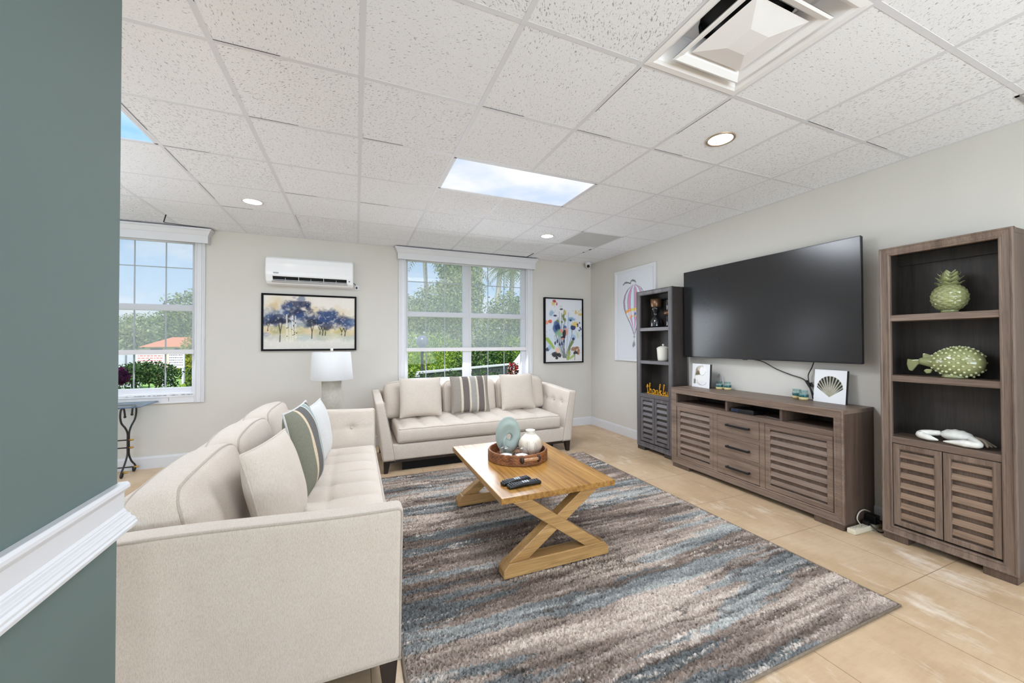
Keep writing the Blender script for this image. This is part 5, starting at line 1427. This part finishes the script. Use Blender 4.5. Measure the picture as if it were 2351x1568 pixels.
plant('garden_shrub', 'yellow green bush beyond the driveway at the casing side of the left window', 'shrub', (-5.45, 17.4, GZ), [(0,0,.95,.42,.4,.9)], 2400, .05, [(120,130,40),(170,176,60),(206,206,100)], 49, [([(0,0,0),(0,0,.8)], .04)])
plant('garden_shrub', 'pale green bush beyond the driveway at the teal wall side', 'shrub', (-7.75, 17.4, GZ), [(0,0,.9,.6,.4,.9)], 2000, .06, PA, 50, [([(0,0,0),(0,0,.8)], .04)])
# signs and street furniture beyond the driveway
def sign(lab, x, y, w, h, zc, ink):
    t = thing('notice_board', lab, 'sign', (x, y, GZ), math.radians(-18))
    b = MB(); b.box(-w/2,-.02,zc-h/2,w/2,.02,zc+h/2); b.build('board', plain('board_white', (236,234,228), .7, var=.02), t)
    b = MB(); b.box(-w/2+.03,.0,0,-w/2+.09,.06,zc); b.box(w/2-.09,.0,0,w/2-.03,.06,zc); b.build('post', M['white'], t)
    b = MB(); rs = random.Random(int(x*10))
    for i in range(6):
        z = zc+h*.40-h*.8*i/5.5; x0 = -w*.42
        while x0 < w*.4:
            l_ = w*(.04+.08*rs.random()); b.box(x0,-.024,z-h*.028,min(w*.43, x0+l_),-.0205,z+h*.028); x0 += l_+w*.03
    b.build('lettering', plain('board_ink', ink, .7), t)
sign('white notice board with reddish lines seen through the left window', -5.98, 15.7, .86, .52, 1.10, (190,110,96))
sign('white notice board with dark lines seen through the left window', -5.40, 15.9, .50, .56, 1.1, (120,120,126))
t = thing('utility_cabinet', 'grey roadside cabinet beside the reddish notice board', 'cabinet', (-6.74, 16.3, GZ)); b = MB(); b.box(-.2,-.2,0,.2,.2,1.32); b.build('casing', plain('cabinet_grey', (176,182,184), .6), t, bevel=.02)
b = MB(); b.box(-.02,-.212,.1,.02,-.198,1.25); b.box(.12,-.22,.7,.15,-.198,.85); b.build('door_edge', plain('cabinet_dark', (120,124,128), .6), t)
# low house with an orange roof far behind the left window
t = thing('house', 'distant house with orange tiled roof behind the left window shade', 'house', (-11.1, 33.5, GZ))
b = MB(); b.box(-1.2,-2,0,1.2,2,1.4); b.build('wall', plain('house_wall', (222,196,170), .9), t)
b = MB(); b.add([(-1.4,-2.3,1.4),(1.4,-2.3,1.4),(1.4,2.3,1.4),(-1.4,2.3,1.4),(-.5,0,2.05),(.5,0,2.05)], [(0,1,5,4),(1,2,5),(2,3,4,5),(3,0,4)]); b.build('roof', plain('orange_roof', (206,132,96), .9, var=.15, nscale=6), t)
b = MB(); 
for x in (-.6, .6): b.box(x-.3,-2.03,.5,x+.3,-1.99,1.3)
b.build('window_panel', plain('house_dark_glass', (70,80,90), .2), t)
# trees behind the left window
for k, (x, y, r, hh, cols, lab) in enumerate(((-15.6, 36.2, 2.5, 3.2, PA, 'pale distant tree at the teal wall edge of the left window'), (-17.9, 46.5, 2.8, 4.3, MD, 'hazy distant tree behind the left window, second from the teal wall'), (-19.2, 53, 3.0, 4.8, PA, 'farthest hazy tree in the centre of the left window'),
        (-13.2, 41.2, 2.6, 6.4, MD, 'tallest tree behind the left window near its casing'), (-25.0, 60, 3.6, 5.4, PA, 'far pale tree half hidden at the teal wall edge'))):
    plant('tree', lab, 'tree', (x, y, GZ), [(0,0,hh*.60,r*.8,r*.7,hh*.34),(r*.35,0,hh*.80,r*.6,r*.5,hh*.20),(-r*.35,.2,hh*.5,r*.6,r*.5,hh*.3),(0,0,hh*.3,r*.9,r*.6,hh*.25)], 4800, .13, cols, 60+k, [([(0,0,0),(.1,0,hh*.3),(.2,0,hh*.6)], .14)], 'trees far beyond the left window')
# beyond the double window
GROUP2 = 'trees beyond the double window'
plant('tree', 'yellow green leafy tree low at the partition side of the double window', 'tree', (2.55, 14.6, GZ), [(0,0,1.0,1.5,.8,1.0),(-.6,-.2,.6,.7,.5,.7)], 6500, .048, BR, 70, [([(0,0,0),(0,0,.9)], .06)], GROUP2)
plant('tree', 'mid green leafy tree at the middle of the double window', 'tree', (4.3, 17.6, GZ), [(0,0,1.9,1.7,.9,1.9),(-.9,0,2.9,1.2,.8,.9)], 6500, .062, MD, 71, [([(0,0,0),(.1,0,1.4),(0,0,2.6)], .09)], GROUP2)
plant('tree', 'dark evergreen bush behind the white rail in the double window', 'tree', (4.25, 12.75, GZ), [(0,0,.8,1.25,.6,.95)], 5200, .044, DK, 72, [([(0,0,0),(0,0,.9)], .07)], GROUP2)
plant('tree', 'bright lime bush at the far right pane of the double window', 'tree', (6.35, 15.6, GZ), [(0,0,1.0,.75,.5,.95)], 2600, .05, BR, 73, [([(0,0,0),(0,0,.7)], .05)], GROUP2)
plant('tree', 'pale olive tree with open crown in the upper left panes of the double window', 'tree', (3.1, 20.8, GZ), [(-.6,0,3.0,1.1,.9,1.1),(.9,0,3.6,1.2,.9,1.3),(2.1,.2,4.7,1.0,.9,1.0)], 6000, .075, PA, 74, [([(.4,0,0),(.4,0,1.6),(-.4,0,3.0)], .11), ([(.4,0,0),(.5,0,1.6),(1.6,0,4.2)], .11)], GROUP2)
plant('tree', 'tall green tree behind the central mullion of the double window', 'tree', (6.3, 24.4, GZ), [(0,0,4.6,1.6,1.1,2.6),(-.5,0,6.6,1.2,.9,1.2)], 6500, .095, MD, 75, [([(0,0,0),(.1,0,2),(0,0,4.5)], .15)], GROUP2)
plant('tree', 'green tree in the right panes of the double window', 'tree', (7.95, 20.2, GZ), [(0,0,2.3,1.6,1.0,2.2),(.9,0,3.4,.9,.8,.9)], 6000, .08, MD, 76, [([(0,0,0),(.1,0,1.4),(0,0,3)], .12)], GROUP2)
plant('tree', 'far wooded bank closing the view through the double window', 'tree', (11.2, 43.0, GZ), [(-5.5,0,2.8,3.4,1,3.0),(0,0,2.6,3.4,1,3.2),(5.2,0,2.8,3.4,1,3.6)], 7000, .19, PA, 77, [([(0,0,0),(0,0,2)], .2)], GROUP2)
def palm(lab, x, y, hh, seed, r=.11, lean=0.0):
    t = thing('palm_tree', lab, 'palm tree', (x, y, GZ), group='palms beyond the double window')
    b = MB(); b.tube(smooth_path([(0,0,0),(lean*.2,0,hh*.4),(lean*.6,0,hh*.75),(lean,0,hh)], 5), [r*1.15, *[r]*13, r*.8, r*.8], 10); b.build('trunk', M['palmbark'], t)
    rs = np.random.RandomState(seed); V = []; F = []; C = []
    for k in range(16):
        a = 2*PI*k/16+rs.rand()*.3; el = rs.rand()*1.3-.25; ln = 1.6+.4*rs.rand(); pts = []
        for i in range(14):
            q = i/13; rr = ln*q*math.cos(el*(1-.4*q)); z = ln*q*math.sin(el)-.95*q*q*ln*.75; pts.append(Vector((lean+rr*math.cos(a), rr*math.sin(a), hh+z)))
        for i in range(1, 14):
            p = pts[i]; d = (pts[i]-pts[i-1]).normalized(); sd = d.cross(Vector((0,0,1)))
            if sd.length < .05: continue
            sd.normalize()
            for s in (-1, 1):
                w = .42*math.sin(PI*(.12+.8*i/13)); tip = p+sd*s*w+d*.22-Vector((0,0,w*.45)); o = len(V)
                V.extend([tuple(p-d*.05), tuple(p+d*.05), tuple(tip)]); F.append((o, o+1, o+2)); g = rs.rand(); C.extend([(.10+.12*g, .16+.12*g, .06+.05*g)]*3)
    me = bpy.data.meshes.new('fronds'); me.from_pydata(V, [], F); at = me.color_attributes.new('Col', 'FLOAT_COLOR', 'POINT'); rg = np.ones((len(V), 4), dtype=np.float32); rg[:, :3] = C; at.data.foreach_set('color', rg.ravel()); me.materials.append(M['leaf'])
    o = bpy.data.objects.new('fronds', me); COL.objects.link(o); o.parent = t
palm('slender palm in the second pane from the partition side of the double window', 4.65, 27.0, 8.2, 1, .14, -.3)
palm('palm trunk rising beside the central mullion of the double window', 8.2, 28.6, 7.6, 2, .22, .1)
palm('dark palm in the first pane right of the mullion', 10.3, 33.2, 9.2, 3, .28)
palm('pale leaning palm in the middle pane right of the mullion', 13.3, 37.6, 9.6, 4, .26, .7)
palm('palm in the pane nearest the right casing of the double window', 9.6, 24.2, 6.6, 5, .16, .3)
# lamp post with a globe
t = thing('garden_lamp_post', 'garden lamp post with grey globe seen through the double window', 'lamp post', (1.93, 12.3, GZ))
b = MB(); b.lathe([(.08,0),(.08,.1),(.045,.14),(.042,1.35),(.06,1.4),(.07,1.46)], 16); b.build('post', plain('post_dark', (52,54,56), .5), t)
b = MB(); b.ell((0,0,1.66), (.19,.19,.20), 24, 16); b.build('globe', plain('smoky_globe', (104,110,124), .3), t)
# low hedge and white rail with dark screen
plant('garden_shrub', 'low dark hedge along the bottom of the double window', 'shrub', (2.0, 7.55, GZ), [(-.9,0,.80,.45,.25,.26),(-.2,.1,.82,.5,.25,.26),(.5,.2,.82,.5,.25,.25)], 4200, .021, DK, 80, [([(0,0,0),(0,0,.7)], .03)])
t = thing('garden_fence', 'white topped dark screen fence outside the double window', 'fence', (1.15, 7.9, GZ), math.atan2(1.97, 2.70))
b = MB(); b.box(0,-.04,.99,3.45,.04,1.045); b.build('top_rail', M['vinyl'], t, bevel=.01)
b = MB(); b.box(.02,-.015,.1,3.4,.015,.99); b.build('screen_panel', plain('screen_dark', (58,62,66), .7, var=.1), t)
for x in (.0, 1.7, 3.38):
    b = MB(); b.box(x-.03,-.03,0,x+.03,.03,1.0); b.build('post', M['vinyl'], t)
t = thing('parked_car', 'white parked car at the right edge of the double window', 'car', (5.95, 11.4, GZ), math.radians(38))
b = MB(); side = [(-1.9,.30),(-1.9,.72),(-1.75,.86),(-1.2,.92),(-.6,1.28),(.75,1.30),(1.35,.98),(1.9,.90),(1.95,.5),(1.9,.30)]
b.prism(side, -.8, .8, 'y'); b.build('body', plain('car_white', (232,234,238), .2, coat=.6), t, bevel=.06, seg=3)
b = MB(); 
for s in (-1, 1): b.prism([(-1.05,.93),(-.55,1.22),(.68,1.24),(1.15,.98)], s*.80, s*.812, 'y')
b.build('side_glass', plain('car_glass', (30,34,40), .1), t)
for x in (-1.2, 1.2):
    for s in (-1, 1):
        b = MB(); b.lathe([(.16,-.09),(.31,-.09),(.32,-.05),(.32,.05),(.31,.09),(.16,.09)], 20); w_ = b.build('wheel', M['black'], t); w_.rotation_euler = (PI/2, 0, 0); w_.location = (x, s*.74, .32)
b = MB(); b.box(-1.93,-.7,.66,-1.86,-.45,.80); b.box(-1.93,.45,.66,-1.86,.7,.80); b.build('tail_light', plain('tail_red', (180,30,36), .3), t)
plant('flowering_shrub', 'red flowering plant by the right end of the white rail', 'shrub', (3.72, 9.1, GZ), [(0,0,.92,.16,.14,.20)], 420, .03, [(30,60,30),(60,100,50),(180,30,40),(210,50,60)], 82, [([(0,0,0),(0,0,.8)], .012)])

# ================================================================== sky, sun, lamps
w = bpy.data.worlds.new('world'); sc.world = w; w.use_nodes = True; nt = w.node_tree
bg = nt.nodes['Background']; tc = N(nt, 'ShaderNodeTexCoord'); sx = N(nt, 'ShaderNodeSeparateXYZ'); L(nt, tc.outputs['Generated'], sx.inputs[0])
gr = ramp(nt, [(.46, (196,204,200)), (.5, (226,236,246)), (.56, (186,216,246)), (.68, (128,182,240)), (1, (86,146,226))])
mr = N(nt, 'ShaderNodeMapRange'); mr.inputs['From Min'].default_value = -1; mr.inputs['From Max'].default_value = 1; L(nt, sx.outputs[2], mr.inputs['Value']); L(nt, mr.outputs[0], gr.inputs['Fac'])
mp = N(nt, 'ShaderNodeMapping'); mp.inputs['Scale'].default_value = (2.2, 2.2, 6.5); L(nt, tc.outputs['Generated'], mp.inputs['Vector'])
f = noise(nt, mp.outputs[0], 1.6, 6, .58); cr = ramp(nt, [(.47, (0,0,0,1)), (.66, (.85,.85,.85,1))]); L(nt, f, cr.inputs['Fac'])
L(nt, mixc(nt, cr.outputs['Color'], gr.outputs['Color'], (250,250,252)), bg.inputs['Color']); bg.inputs['Strength'].default_value = 1.0
sl = bpy.data.lights.new('sun', 'SUN'); sl.energy = 4.6; sl.angle = .02; sl.color = (1,.96,.88); so = bpy.data.objects.new('sun', sl); COL.objects.link(so); so.rotation_euler = (math.radians(38), 0, math.radians(-14))
def area(name, loc, rot, sx_, sy_, e, col=(1,1,1)):
    l = bpy.data.lights.new(name, 'AREA'); l.shape = 'RECTANGLE'; l.size = sx_; l.size_y = sy_; l.energy = e; l.color = col
    o = bpy.data.objects.new(name, l); COL.objects.link(o); o.location = loc; o.rotation_euler = rot; return o
# fill light added at the unseen front glazing, daylight at the two windows
area('added_front_fill', (-.2, Y0+.10, 1.2), (math.radians(90+50), 0, 0), 6.0, 1.9, 310, (.765,.88,1))
area('daylight_double_window', (1.55, YB-.15, 1.45), (math.radians(-62), 0, 0), 1.7, 1.1, 28, (.86,.92,1))
area('daylight_left_window', (-2.1, YB-.15, 1.45), (math.radians(-62), 0, 0), .8, 1.1, 8, (.86,.92,1))
area('panel_lamp', (GX+T*3, GY+T*1.5, CEIL-.006), (0, 0, 0), 1.18, .58, 46, (.86,.92,1))
area('panel_lamp', (GX-T*2, GY+T*1.5, CEIL-.006), (0, 0, 0), 1.18, .58, 22, (.765,.88,1))
area('added_uplight', (-2.9, 2.9, 1.5), (math.radians(180), math.radians(-18), 0), 1.2, 1.2, 34, (.765,.88,1))  # both uplights are added ceiling fill, no lamp stands there
area('added_uplight', (2.2, -1.6, 1.7), (math.radians(180), 0, 0), 1.2, 1.2, 40, (.765,.88,1))

# ================================================================== render look
sc.view_settings.view_transform = 'Standard'; sc.view_settings.look = 'None'; sc.view_settings.exposure = 0.38; sc.view_settings.gamma = 1.0
sc.view_settings.use_curve_mapping = False
cy = sc.cycles
cy.max_bounces = 10; cy.diffuse_bounces = 6; cy.glossy_bounces = 4; cy.transparent_max_bounces = 12; cy.transmission_bounces = 6
cy.sample_clamp_indirect = 6.0; cy.caustics_reflective = False; cy.caustics_refractive = False; cy.use_denoising = True
